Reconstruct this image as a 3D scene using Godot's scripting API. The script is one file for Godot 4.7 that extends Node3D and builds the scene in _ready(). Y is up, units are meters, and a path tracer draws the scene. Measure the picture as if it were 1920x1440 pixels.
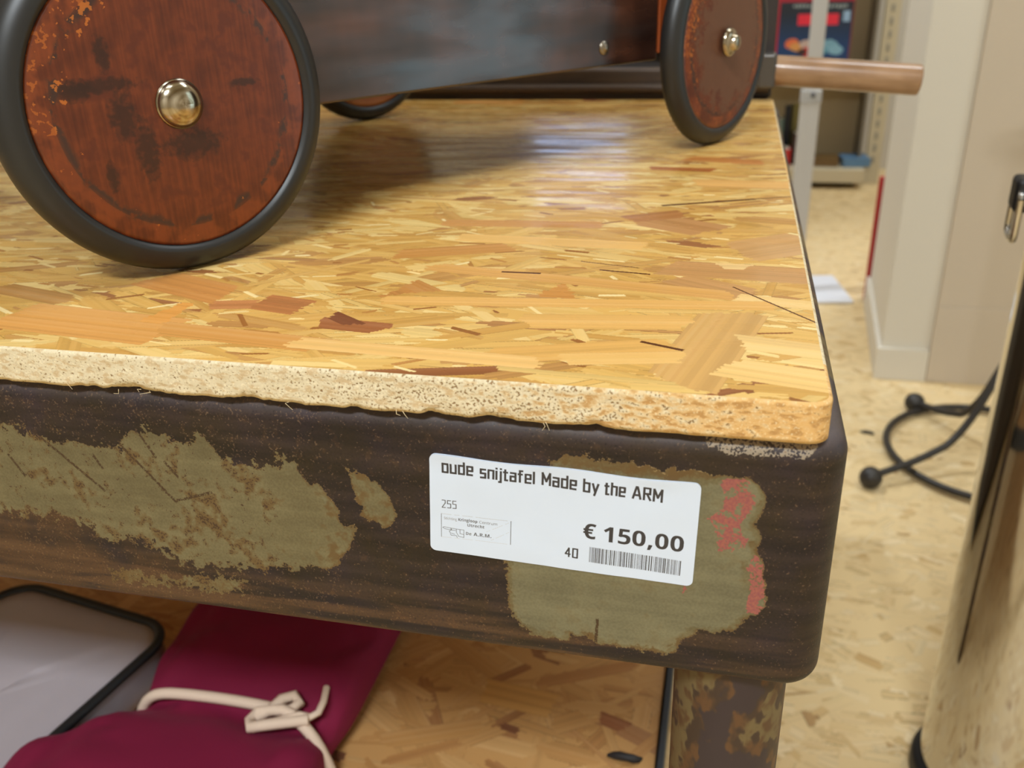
extends Node3D

# ---------------------------------------------------------------- geometry kit
class Shape:
	var V := PackedVector3Array()
	var N := PackedVector3Array()
	var T := PackedVector2Array()
	var I := PackedInt32Array()

	# rows of points; columns may wrap; «towards» fixes which side is the outside (zero: away from the middle)
	func grid(rows: Array, uvs: Array = [], wrap := false, towards := Vector3.ZERO) -> void:
		var nr := rows.size()
		var nc: int = rows[0].size()
		var first := V.size()
		var mid := Vector3.ZERO
		for row in rows:
			for p in row:
				mid += p
		mid /= float(nr * nc)
		var normals := []
		var score := 0.0
		for r in nr:
			var line := PackedVector3Array()
			for c in nc:
				var c0 := maxi(c - 1, 0)
				var c1 := mini(c + 1, nc - 1)
				if wrap and c == 0:
					c0 = nc - 2
				if wrap and c == nc - 1:
					c1 = 1
				var du: Vector3 = rows[r][c1] - rows[r][c0]
				var dv: Vector3 = rows[mini(r + 1, nr - 1)][c] - rows[maxi(r - 1, 0)][c]
				var n := du.cross(dv)
				if n.length_squared() < 1e-20:
					var rr := 1 if r == 0 else nr - 2
					var a := Vector3.ZERO
					for cc in nc - 1:
						var e: Vector3 = rows[rr][cc + 1] - rows[rr][cc]
						var f: Vector3 = rows[r][cc] - rows[rr][cc]
						a += e.cross(f if r > rr else -f)
					n = a
				n = n.normalized()
				line.append(n)
			normals.append(line)
		for r in nr - 1:
			for c in nc - 1:
				var a: Vector3 = rows[r][c]
				var b: Vector3 = rows[r][c + 1]
				var d: Vector3 = rows[r + 1][c]
				var n := (b - a).cross(d - a)
				score += n.dot(towards) if towards != Vector3.ZERO else n.dot((a + b + d) / 3.0 - mid)
		var s := 1.0 if score >= 0.0 else -1.0
		for r in nr:
			for c in nc:
				V.append(rows[r][c])
				N.append(normals[r][c] * s)
				T.append(uvs[r][c] if uvs else Vector2(float(c) / (nc - 1), float(r) / (nr - 1)))
		for r in nr - 1:
			for c in nc - 1:
				var a := first + r * nc + c
				if s < 0.0:
					I.append_array([a, a + 1, a + nc, a + 1, a + nc + 1, a + nc])
				else:
					I.append_array([a, a + nc, a + 1, a + 1, a + nc, a + nc + 1])

	func move(t: Transform3D) -> Shape:
		for i in V.size():
			V[i] = t * V[i]
			N[i] = (t.basis * N[i]).normalized()
		return self

	func join(o: Shape) -> Shape:
		var first := V.size()
		V.append_array(o.V)
		N.append_array(o.N)
		T.append_array(o.T)
		for i in o.I:
			I.append(i + first)
		return self

	func box(size: Vector3, at := Vector3.ZERO, r := 0.002, seg := 2) -> Shape:
		var h := size / 2.0
		r = minf(r, minf(h.x, minf(h.y, h.z)) * 0.98)
		for axis in 3:
			for s in [-1.0, 1.0]:
				var ua := (axis + 1) % 3
				var va := (axis + 2) % 3
				var rows := []
				var uvs := []
				var cu := stops(h[ua], r, seg)
				var cv := stops(h[va], r, seg)
				var nn := PackedVector3Array()
				for v in cv:
					var row := PackedVector3Array()
					var uv := PackedVector2Array()
					for u in cu:
						var inner := Vector3.ZERO
						var d := Vector3.ZERO
						inner[axis] = s * (h[axis] - r)
						inner[ua] = clampf(u, -h[ua] + r, h[ua] - r)
						inner[va] = clampf(v, -h[va] + r, h[va] - r)
						d[axis] = s * r
						d[ua] = u - inner[ua]
						d[va] = v - inner[va]
						# corner stretch so that the ring meets the neighbouring face at 45 degrees
						d = d.normalized()
						row.append(at + inner + d * r)
						nn.append(d)
						var w := at + inner + d * r
						uv.append(Vector2(w.x, -w.y) if axis == 2 else Vector2(w.z, -w.y) if axis == 0 else Vector2(w.x, w.z))
					rows.append(row)
					uvs.append(uv)
				var dir := Vector3.ZERO
				dir[axis] = s
				var k := N.size()
				grid(rows, uvs, false, dir)
				for i in nn.size():
					N[k + i] = nn[i]
		return self

	func stops(h: float, r: float, seg: int) -> PackedFloat32Array:
		var a := PackedFloat32Array()
		for i in seg + 1:
			a.append(-h + r - r * tan(PI / 4 * (1.0 - float(i) / seg)))
		for i in seg + 1:
			a.append(h - r + r * tan(PI / 4 * float(i) / seg))
		return a

	# profile of (radius, height) turned round the z axis; planar: uv laid flat over the face
	func lathe(profile: Array, segs := 48, planar := 0.0) -> Shape:
		var rows := []
		var uvs := []
		var run := 0.0
		for k in profile.size():
			var p: Vector2 = profile[k]
			if k > 0:
				run += p.distance_to(profile[k - 1])
			var row := PackedVector3Array()
			var uv := PackedVector2Array()
			for i in segs + 1:
				var a := TAU * (i % segs) / segs
				var q := Vector3(p.x * cos(a), p.x * sin(a), p.y)
				row.append(q)
				uv.append(Vector2(0.5 + q.x / (2 * planar), 0.5 - q.y / (2 * planar)) if planar > 0 else Vector2(float(i) / segs, run))
			rows.append(row)
			uvs.append(uv)
		grid(rows, uvs, true)
		return self

	func tube(path: Array, radius, segs := 12, capped := true) -> Shape:
		var rows := []
		var uvs := []
		var n := path.size()
		var side := Vector3.ZERO
		var run := 0.0
		for i in n:
			var dir: Vector3 = (path[mini(i + 1, n - 1)] - path[maxi(i - 1, 0)]).normalized()
			if side == Vector3.ZERO:
				side = dir.cross(Vector3.UP if absf(dir.y) < 0.9 else Vector3.RIGHT).normalized()
			side = (side - dir * side.dot(dir)).normalized()
			var up := dir.cross(side)
			var r: float = radius[i] if radius is Array else radius
			if i > 0:
				run += path[i].distance_to(path[i - 1])
			var row := PackedVector3Array()
			var uv := PackedVector2Array()
			for k in segs + 1:
				var a := TAU * (k % segs) / segs
				row.append(path[i] + (side * cos(a) + up * sin(a)) * r)
				uv.append(Vector2(run, float(k) / segs))
			rows.append(row)
			uvs.append(uv)
		grid(rows, uvs, true)
		if capped:
			for e in [0, n - 1]:
				var c := PackedVector3Array()
				for k in segs + 1:
					c.append(path[e])
				var out: Vector3 = path[e] - path[1 if e == 0 else n - 2]
				grid([rows[e], c], [], false, out)
				for k in 2 * (segs + 1):
					N[N.size() - 1 - k] = out.normalized()
		return self

	func ball(at: Vector3, r: float, segs := 20) -> Shape:
		var s := Shape.new()
		var prof := []
		for i in 13:
			var a := PI * i / 12.0
			prof.append(Vector2(r * sin(a), r * cos(a)))
		s.lathe(prof, segs)
		s.move(Transform3D(Basis(), at))
		return join(s)

	func mesh() -> ArrayMesh:
		var a := []
		a.resize(Mesh.ARRAY_MAX)
		a[Mesh.ARRAY_VERTEX] = V
		a[Mesh.ARRAY_NORMAL] = N
		a[Mesh.ARRAY_TEX_UV] = T
		a[Mesh.ARRAY_INDEX] = I
		var m := ArrayMesh.new()
		m.add_surface_from_arrays(Mesh.PRIMITIVE_TRIANGLES, a)
		return m


func put(called: String, s: Shape, m: Material, parent: Node = self, at := Vector3.ZERO) -> MeshInstance3D:
	var o := MeshInstance3D.new()
	o.name = called
	o.mesh = s.mesh()
	o.material_override = m
	o.position = at
	o.cast_shadow = GeometryInstance3D.SHADOW_CASTING_SETTING_ON
	parent.add_child(o, true)
	return o

func thing(called: String, label: String, category: String, at := Vector3.ZERO, turn := 0.0, group := "") -> Node3D:
	var o := Node3D.new()
	o.name = called
	o.position = at
	o.rotation.y = turn
	add_child(o, true)
	tag(o, label, category, group)
	return o

func tag(o: Node, label: String, category: String, group := "") -> void:
	o.set_meta("label", label)
	o.set_meta("category", category)
	if group:
		o.set_meta("group", group)

func struct(called: String, s: Shape, m: Material, label: String, category: String) -> MeshInstance3D:
	var o := put(called, s, m)
	o.set_meta("kind", "structure")
	tag(o, label, category)
	return o

func rgb(r: int, g: int, b: int) -> Color:
	return Color(r / 255.0, g / 255.0, b / 255.0)

func mat(c: Color, rough := 0.6, metal := 0.0, spec := 0.5) -> StandardMaterial3D:
	var m := StandardMaterial3D.new()
	m.albedo_color = c
	m.roughness = rough
	m.metallic = metal
	m.metallic_specular = spec
	return m

func tex_mat(im: Image, rough := 0.6, metal := 0.0, spec := 0.5, relief := 0.0) -> StandardMaterial3D:
	var m := mat(Color.WHITE, rough, metal, spec)
	m.albedo_texture = ImageTexture.create_from_image(im)
	if relief != 0.0:
		m.heightmap_enabled = true
		m.heightmap_texture = m.albedo_texture
		m.heightmap_scale = relief
	return m

func noise(freq: float, kind := FastNoiseLite.TYPE_SIMPLEX_SMOOTH, octaves := 3, sd := 1) -> FastNoiseLite:
	var n := FastNoiseLite.new()
	n.noise_type = kind
	n.frequency = freq
	n.fractal_octaves = octaves
	n.seed = sd
	return n

func grey(n: FastNoiseLite, w: int, h: int, stretch := 1) -> PackedByteArray:
	# bytes of a noise field; stretch > 1 draws it out along x
	var im := n.get_image(maxi(2, w / stretch), h, false, false, true)
	if stretch > 1:
		im.resize(w, h, Image.INTERPOLATE_BILINEAR)
	return im.get_data()

# ---------------------------------------------------------------- painting kit
func fill_convex(im: Image, pts: PackedVector2Array, col: Color) -> void:
	var y0 := 1e9
	var y1 := -1e9
	for p in pts:
		y0 = minf(y0, p.y)
		y1 = maxf(y1, p.y)
	var n := pts.size()
	for y in range(maxi(0, int(floor(y0))), mini(im.get_height(), int(ceil(y1)))):
		var yc := y + 0.5
		var a := 1e9
		var b := -1e9
		for k in n:
			var p := pts[k]
			var q := pts[(k + 1) % n]
			if (p.y <= yc) != (q.y <= yc):
				var x := p.x + (yc - p.y) * (q.x - p.x) / (q.y - p.y)
				a = minf(a, x)
				b = maxf(b, x)
		if b > a:
			im.fill_rect(Rect2i(roundi(a), y, maxi(1, roundi(b) - roundi(a)), 1), col)

func fill_poly(im: Image, pts: PackedVector2Array, col: Color) -> void:
	var tri := Geometry2D.triangulate_polygon(pts)
	for i in range(0, tri.size(), 3):
		fill_convex(im, [pts[tri[i]], pts[tri[i + 1]], pts[tri[i + 2]]], col)

func stroke(im: Image, a: Vector2, b: Vector2, w: float, col: Color, ext := 0.5) -> void:
	var d := (b - a).normalized() if a.distance_to(b) > 0.001 else Vector2.RIGHT
	var n := d.orthogonal() * w / 2.0
	a -= d * w * ext
	b += d * w * ext
	fill_convex(im, [a + n, b + n, b - n, a - n], col)

# one wood strand: thin strips side by side, each with its own tone and ragged ends (sizes in pixels)
func strand(im: Image, at: Vector2, length: float, width: float, angle: float, col: Color, r: RandomNumberGenerator, edge := 0.86, taper := 0.0) -> void:
	var ax := Vector2(cos(angle), sin(angle))
	var up := ax.orthogonal()
	var n := clampi(int(width / 3.6), 2, 18)
	var tone := 0.0
	var lean := r.randf_range(-0.5, 0.5) * width
	var bars := []
	var wob := 0.0
	for i in n:
		var t := (i + 0.5) / n - 0.5
		tone = tone * 0.45 + r.randf_range(-0.055, 0.055)
		wob = wob * 0.6 + r.randf_range(-3.0, 3.0)
		var short := sqrt(maxf(0.02, 1.0 - taper * absf(t) * 2.0))
		var c := at + up * t * width
		var e0 := c - ax * (length * 0.5 * short + r.randf_range(-2.5, 2.5) + wob + lean * t)
		var e1 := c + ax * (length * 0.5 * short + r.randf_range(-2.5, 2.5) + wob + lean * t)
		var hw := up * (width / n * 0.5 + 0.5)
		bars.append([e0, e1, hw, col.lightened(tone) if tone > 0 else col.darkened(-tone)])
	var dark := col.darkened(1.0 - edge)
	for b in [bars[0], bars[n - 1]]:
		fill_convex(im, [b[0] - b[2] * 1.3, b[1] - b[2] * 1.3, b[1] + b[2] * 1.3, b[0] + b[2] * 1.3], dark)
	for b in bars:
		fill_convex(im, [b[0] - b[2], b[1] - b[2], b[1] + b[2], b[0] + b[2]], b[3])

func strand_board(w: int, h: int, ppmm: float, count: int, tones: Array, spread: float, sd: int, lmin := 25.0, lmax := 95.0, wmul := 1.0) -> Image:
	var im := Image.create(w, h, false, Image.FORMAT_RGB8)
	im.fill(tones[0])
	var r := RandomNumberGenerator.new()
	r.seed = sd
	for i in count:
		var at := Vector2(r.randf() * w, r.randf() * h)
		var t := r.randf()
		var col: Color = tones[0]
		if t < 0.42:
			col = tones[0].lerp(tones[1], r.randf())
		elif t < 0.84:
			col = tones[0].lerp(tones[2], r.randf())
		elif t < 0.975:
			col = tones[2].lerp(tones[3], r.randf())
		else:
			col = tones[3].lerp(tones[4], r.randf())
		var ang := r.randfn(0.0, spread)
		if r.randf() < 0.07:
			ang = r.randf() * PI
		var L := r.randf_range(lmin, lmax) * ppmm
		var W := r.randf_range(3.0, 17.0) * ppmm * wmul
		if r.randf() < 0.3:
			W *= 0.35
		strand(im, at, L, W, ang, col, r, r.randf_range(0.82, 0.96) if r.randf() < 0.85 else 0.68, r.randf_range(0.2, 1.0))
	return im

# stroke alphabet of the narrow square lettering on the price sticker: height 1, small letters 0.72
const GLYPHS := {
	"o": ["0,0 .42,0 .42,.72 0,.72 0,0"], "u": ["0,.72 0,0 .42,0 .42,.72"], "d": ["0,0 .42,0 .42,.72 0,.72 0,0", ".42,1 .42,0"],
	"e": [".42,0 0,0 0,.72 .42,.72 .42,.35 0,.35"], "s": [".4,.72 0,.72 0,.37 .4,.37 .4,0 0,0"], "n": ["0,0 0,.72 .42,.72 .42,0"],
	"i": ["0,0 0,.7", "0,.94 0,.98"], "j": [".1,.7 .1,-.22 -.06,-.22", ".1,.94 .1,.98"], "t": [".1,.92 .1,0 .3,0", "-.02,.7 .28,.7"],
	"a": ["0,.72 .42,.72 .42,0 0,0 0,.4 .42,.4"], "f": [".1,0 .1,1 .32,1", "-.02,.68 .28,.68"], "l": ["0,0 0,1"],
	"M": ["0,0 0,1 .3,.3 .6,1 .6,0"], "b": ["0,1 0,0 .42,0 .42,.72 0,.72"], "y": ["0,.72 .21,0", ".42,.72 .14,-.24"], "h": ["0,0 0,1", "0,.72 .42,.72 .42,0"],
	"A": ["0,0 .25,1 .33,1 .58,0", ".1,.28 .48,.28"], "R": ["0,0 0,1 .46,1 .46,.5 0,.5", ".22,.5 .5,0"],
	"2": ["0,1 .4,1 .4,.62 0,0 .42,0"], "5": [".4,1 0,1 0,.56 .4,.56 .4,0 0,0"], "4": [".32,0 .32,1 0,.3 .44,.3"], "0": ["0,0 .42,0 .42,1 0,1 0,0"],
}

func word(im: Image, text: String, x0: float, x1: float, base: float, base_end: float, cap: float, w: float, col: Color) -> void:
	var parts := []
	var run := 0.0
	for ch in text:
		var lines := []
		var most := 0.0
		for poly in GLYPHS[ch]:
			var line := []
			for pair in poly.split(" "):
				var xy: PackedStringArray = pair.split(",")
				line.append(Vector2(float(xy[0]), float(xy[1])))
				most = maxf(most, float(xy[0]))
			lines.append(line)
		parts.append([run, lines])
		run += most + 0.27
	run -= 0.27
	var k := (x1 - x0 - w) / maxf(run, 0.01)
	for part in parts:
		for line in part[1]:
			for i in line.size() - 1:
				var p := []
				for q in [line[i], line[i + 1]]:
					var x: float = x0 + w / 2 + (part[0] + q.x) * k
					p.append(Vector2(x, lerpf(base, base_end, (x - x0) / (x1 - x0)) - w / 2 - q.y * (cap - w)))
				stroke(im, p[0], p[1], w, col, 0.36)

# flat printing of ordinary type: the outlines of a TextMesh filled into the picture
func type(im: Image, text: String, bold: bool, x0: float, x1: float, base: float, base_end: float, cap: float, col: Color) -> void:
	var m := TextMesh.new()
	var f := SystemFont.new()
	f.font_names = ["Droid Sans"]
	f.font_weight = 700 if bold else 400
	m.font = f
	m.font_size = 64
	m.pixel_size = 0.01
	m.depth = 0.0
	m.text = "1"
	var low := m.get_aabb().position.y
	var high := m.get_aabb().size.y
	m.text = text
	var box := m.get_aabb()
	var a := m.get_mesh_arrays() if m.get_surface_count() else []
	if a.is_empty():
		return
	var v: PackedVector3Array = a[Mesh.ARRAY_VERTEX]
	var ids: PackedInt32Array = a[Mesh.ARRAY_INDEX] if a[Mesh.ARRAY_INDEX] != null else PackedInt32Array(range(v.size()))
	for i in range(0, ids.size(), 3):
		var pts := PackedVector2Array()
		for k in 3:
			var p := v[ids[i + k]]
			var t := (p.x - box.position.x) / box.size.x
			pts.append(Vector2(lerpf(x0, x1, t), lerpf(base, base_end, t) - (p.y - low) / high * cap))
		fill_convex(im, pts, col)

# ---------------------------------------------------------------- pictures
const RAIL_W := 2048
const RAIL_H := 640

func rail_pt(x: float, y: float) -> Vector2:
	return Vector2((x + 0.345) / 0.43 * RAIL_W, (0.775 - y) / 0.135 * RAIL_H)

func rail_poly(text: String) -> PackedVector2Array:
	# half millimetres along the rail from the camera's foot, and above 0.65 m
	var a := PackedVector2Array()
	for pair in text.split(" "):
		var xy := pair.split(",")
		a.append(rail_pt(float(xy[0]) / 2000.0, 0.65 + float(xy[1]) / 2000.0))
	return a

func rail_picture() -> Array:
	var w := RAIL_W
	var h := RAIL_H
	var mask := Image.create(w, h, false, Image.FORMAT_RGB8)   # red: old paint, green: pink primer, blue: worn to grey
	for p in ["-700,170 -523,163 -507,161 -490,152 -462,152 -430,150 -412,164 -389,169 -379,162 -363,162 -353,169 -346,163 -345,154 -327,148 -314,147 -305,148 -290,157 -281,150 -277,140 -258,129 -254,105 -242,105 -252,79 -264,66 -300,61 -357,54 -391,52 -420,71 -455,65 -476,83 -506,85 -548,82 -700,90",
			"-244,154 -231,148 -216,136 -211,120 -217,106 -233,112 -240,129"]:
		fill_poly(mask, rail_poly(p), Color(0.8, 0, 0))
	fill_poly(mask, rail_poly("-463,34 -445,41 -418,36 -358,49 -335,48 -341,34 -362,27 -390,29 -460,28"), Color(0.55, 0, 0))
	fill_poly(mask, rail_poly("-134,120 -133,70 -131,46 -127,37 -116,30 -94,28 -83,35 -68,30 -54,28 -29,27 -15,30 -10,41 -2,51 21,53 30,67 30,83 28,113 34,124 30,143 35,158 28,172 2,168 -50,166 -75,168 -96,170 -120,160"), Color(1, 0, 0))
	fill_poly(mask, rail_poly("-110,176 -75,181 -40,176 2,177 20,175 2,166 -50,164 -90,166"), Color(0.5, 0, 0))
	for p in ["7,170 25,170 30,154 20,137 29,123 10,115 8,128 1,139 10,151", "29,117 37,115 38,93 41,75 30,69 31,92", "-15,86 -8,87 -12,76"]:
		fill_poly(mask, rail_poly(p), Color(1, 1, 0))
	fill_poly(mask, rail_poly("-12,208 14,208 41,208 63,208 61,190 35,189 8,189 -10,196"), Color(0, 0, 1))
	var lines := Image.create(w, h, false, Image.FORMAT_L8)
	for p in ["-490,154 -445,112", "-422,154 -385,109", "-403,163 -394,146", "-387,142 -379,131", "-447,142 -442,132", "-383,110 -354,120", "-523,135 -514,118", "-69,49 -70,30"]:
		var q := rail_poly(p)
		stroke(lines, q[0], q[1], 5.0, Color.WHITE)
	var nb := grey(noise(0.008, FastNoiseLite.TYPE_SIMPLEX_SMOOTH, 4, 3), w, h)
	var nc := grey(noise(0.035, FastNoiseLite.TYPE_SIMPLEX_SMOOTH, 4, 9), w, h)
	var nf := grey(noise(0.16, FastNoiseLite.TYPE_SIMPLEX_SMOOTH, 3, 5), w, h)
	var ns := grey(noise(0.03, FastNoiseLite.TYPE_SIMPLEX_SMOOTH, 3, 7), w, h, 12)
	mask.resize(w / 14, h / 14, Image.INTERPOLATE_LANCZOS)
	mask.resize(w, h, Image.INTERPOLATE_CUBIC)
	var mk := mask.get_data()
	var lk := lines.get_data()
	var out := PackedByteArray()
	out.resize(w * h * 3)
	var rough := PackedByteArray()
	rough.resize(w * h)
	for y in h:
		var fy := 0.775 - 0.135 * y / h
		var low := smoothstep(0.684, 0.662, fy)
		var top := smoothstep(0.741, 0.752, fy)
		for x in w:
			var i := y * w + x
			var b := nb[i] / 255.0
			var c := nc[i] / 255.0
			var f := nf[i] / 255.0
			var s := ns[i] / 255.0
			var calm := 0.45 if x > 980 and x < 1800 else 1.0
			var sx := clampi(x + int(((c - 0.5) * 40 + (f - 0.5) * 14) * calm), 0, w - 1)
			var sy := clampi(y + int(((nc[(i + 40011) % (w * h)] / 255.0 - 0.5) * 44 + (nf[(i + 9973) % (w * h)] / 255.0 - 0.5) * 16) * calm), 0, h - 1)
			var j := (sy * w + sx) * 3
			var paint := mk[j] / 255.0
			var pink := mk[j + 1] / 255.0
			var worn := mk[j + 2] / 255.0
			var fx := x / float(w)
			# bare steel gone brown
			var R := 46.0 + (s - 0.5) * 26 + (f - 0.5) * 16
			var G := 35.5 + (s - 0.5) * 21 + (f - 0.5) * 13
			var B := 30.5 + (s - 0.5) * 17 + (f - 0.5) * 10 + (b - 0.5) * 18
			var rust := clampf(low * 0.75 * smoothstep(0.3, 0.62, s) + smoothstep(0.62, 0.8, c) * 0.4 + 0.30 * smoothstep(0.5, 0.3, fx) * low + 0.9 * smoothstep(0.40, 0.1, fx + (b - 0.5) * 0.3) * smoothstep(0.722, 0.70, fy), 0, 1) * smoothstep(1.02, 0.7, fx)
			R = lerpf(R, 70.0 + f * 18 + (s - 0.5) * 30, rust)
			G = lerpf(G, 49.0 + f * 13 + (s - 0.5) * 24, rust)
			B = lerpf(B, 37.0 + (s - 0.5) * 16, rust)
			# upper edge: lamp highlight painted as a pale band, shade as a dark strip
			var strip := smoothstep(0.7585, 0.7605, fy)
			R = lerpf(R, lerpf(100, 44, strip), top * 0.8)
			G = lerpf(G, lerpf(91, 37, strip), top * 0.8)
			B = lerpf(B, lerpf(92, 34, strip), top * 0.8)
			if worn > 0.4 and f + c * 0.6 > 0.70:
				R = 150; G = 136; B = 116
			var rr := 96.0 + f * 50 + c * 20
			var edge := paint + (c - 0.5) * 0.35 * calm - 0.40
			if edge > 0.0:
				var t := smoothstep(0.84, 0.98, paint) if fx > 0.45 else 0.0
				var rim := smoothstep(0.26, 0.02, edge + (f - 0.5) * 0.12) * (1.0 - 0.75 * t)
				var old := clampf(rim * 0.85 + clampf((c - 0.54) * 3.0 + (b - 0.52) * 3.4 + 0.9 * smoothstep(0.10, 0.0, fx), 0, 1) * (1.0 - 0.8 * t) * 0.85, 0, 1)
				var grime := (s - 0.5) * 14 + (f - 0.5) * 16 + (b - 0.5) * 18
				R = lerpf(lerpf(109, 116, t) + grime, 100, old)
				G = lerpf(lerpf(99, 110, t) + grime, 77, old)
				B = lerpf(lerpf(70, 84, t) + grime * 0.8, 45, old)
				rr = 120.0
				if edge < 0.018 and f > 0.45:
					R = 138; G = 116; B = 78
				if pink > 0.5 and c + f * 0.5 > 0.62:
					R = 150 + (f - 0.5) * 30; G = 88 + (f - 0.5) * 24; B = 80
				elif fx < 0.45 and c * 0.6 + f * 0.7 + (b - 0.5) * 0.3 > 0.88:
					R = 72; G = 53; B = 36
			elif pink > 0.5 and f > 0.5:
				R = 138; G = 74; B = 54
			elif f + (0.06 if fx > 0.18 and fx < 0.5 else 0.0) > 0.76 and c > 0.47:
				R = lerpf(R, 132, 0.55); G = lerpf(G, 104, 0.55); B = lerpf(B, 76, 0.55)
			elif f < 0.2 and c < 0.5:
				R *= 0.72; G *= 0.72; B *= 0.72
			if lk[sy * 0 + clampi(y + int((f - 0.5) * 8), 0, h - 1) * w + x] > 0 and f > 0.36:
				R = 70; G = 52; B = 34
			out[i * 3] = clampi(int(R), 0, 255)
			out[i * 3 + 1] = clampi(int(G), 0, 255)
			out[i * 3 + 2] = clampi(int(B), 0, 255)
			rough[i] = clampi(int(rr), 0, 255)
	return [Image.create_from_data(w, h, false, Image.FORMAT_RGB8, out), Image.create_from_data(w, h, false, Image.FORMAT_L8, rough)]

func worn_steel_picture(w: int, h: int, sd: int) -> Image:
	var nb := grey(noise(0.012, FastNoiseLite.TYPE_SIMPLEX_SMOOTH, 4, sd), w, h)
	var nc := grey(noise(0.05, FastNoiseLite.TYPE_SIMPLEX_SMOOTH, 3, sd + 1), w, h)
	var out := PackedByteArray()
	out.resize(w * h * 3)
	for i in w * h:
		var b := nb[i] / 255.0
		var c := nc[i] / 255.0
		var col := Vector3(66, 50, 40).lerp(Vector3(100, 70, 44), smoothstep(0.35, 0.75, c))
		col = col.lerp(Vector3(112, 96, 64).lerp(Vector3(92, 66, 42), smoothstep(0.45, 0.8, c)), smoothstep(0.50, 0.58, b + (c - 0.5) * 0.4))
		col = col.lerp(Vector3(60, 48, 50), smoothstep(0.36, 0.30, b + (c - 0.5) * 0.3))
		out[i * 3] = int(col.x)
		out[i * 3 + 1] = int(col.y)
		out[i * 3 + 2] = int(col.z)
	return Image.create_from_data(w, h, false, Image.FORMAT_RGB8, out)

func disc_picture(sd: int, dull: float, chips: float) -> Image:
	var n := 640
	var nb := grey(noise(0.011, FastNoiseLite.TYPE_SIMPLEX_SMOOTH, 4, sd), n, n)
	var nc := grey(noise(0.05, FastNoiseLite.TYPE_SIMPLEX_SMOOTH, 4, sd + 3), n, n)
	var gi := noise(0.09, FastNoiseLite.TYPE_SIMPLEX_SMOOTH, 3, sd + 5).get_image(n, n / 16, false, false, true)
	gi.resize(n, n, Image.INTERPOLATE_BILINEAR)
	var ng := gi.get_data()
	var out := PackedByteArray()
	out.resize(n * n * 3)
	# dark smears: middle x, middle y, half width, half height (in radii, y down)
	var smears := [[-0.52, -0.17, 0.26, 0.05], [-0.68, -0.15, 0.12, 0.07], [-0.40, 0.04, 0.09, 0.16], [-0.28, 0.28, 0.08, 0.2], [-0.55, 0.42, 0.04, 0.10], [0.05, 0.28, 0.22, 0.10], [-0.46, -0.36, 0.05, 0.12], [0.5, -0.1, 0.12, 0.03]]
	for y in n:
		for x in n:
			var i := y * n + x
			var px := (x + 0.5) / n * 2 - 1
			var py := (y + 0.5) / n * 2 - 1
			var r := sqrt(px * px + py * py)
			var b := nb[i] / 255.0
			var c := nc[i] / 255.0
			var g := ng[i] / 255.0
			var col := Vector3(104, 45, 18) + Vector3(28, 16, 8) * (g - 0.5) + Vector3(40, 24, 12) * (b - 0.5)
			col = col.lerp(Vector3(84, 33, 16), smoothstep(0.5, 0.85, b + (c - 0.5) * 0.15) * 0.8)
			for s in smears:
				var q: float = ((px - s[0]) / s[2]) ** 2 + ((py - s[1]) / s[3]) ** 2 + (c - 0.5) * 1.6
				if q < 1.3:
					col = col.lerp(Vector3(44, 20, 13), clampf((1.3 - q) * 0.7, 0, 0.72) * (1.0 - dull))
			col = col.lerp(Vector3(104, 70, 52), dull * smoothstep(0.80, 0.70, Vector2(px - 0.1, py).length() + (c - 0.5) * 0.3 + (b - 0.5) * 0.4))
			var ring := smoothstep(0.05, 0.0, absf(r - 0.83 + (b - 0.5) * 0.07)) * smoothstep(0.40, 0.62, b + (c - 0.5) * 0.5 + (0.10 if px < -0.2 else 0.0))
			col = col.lerp(Vector3(52, 36, 34), ring * 0.8)
			if r > 0.74 and c + b * 0.5 - (0.0 if px < -0.3 and py < 0.1 else 0.22) + chips > 0.95:
				col = col.lerp(Vector3(190, 108, 38), 0.85)
			if r > 0.85:
				col = col.lerp(Vector3(142, 68, 28), 0.45 * smoothstep(0.3, 0.6, b))
			out[i * 3] = clampi(int(col.x), 0, 255)
			out[i * 3 + 1] = clampi(int(col.y), 0, 255)
			out[i * 3 + 2] = clampi(int(col.z), 0, 255)
	return Image.create_from_data(n, n, false, Image.FORMAT_RGB8, out)

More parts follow.
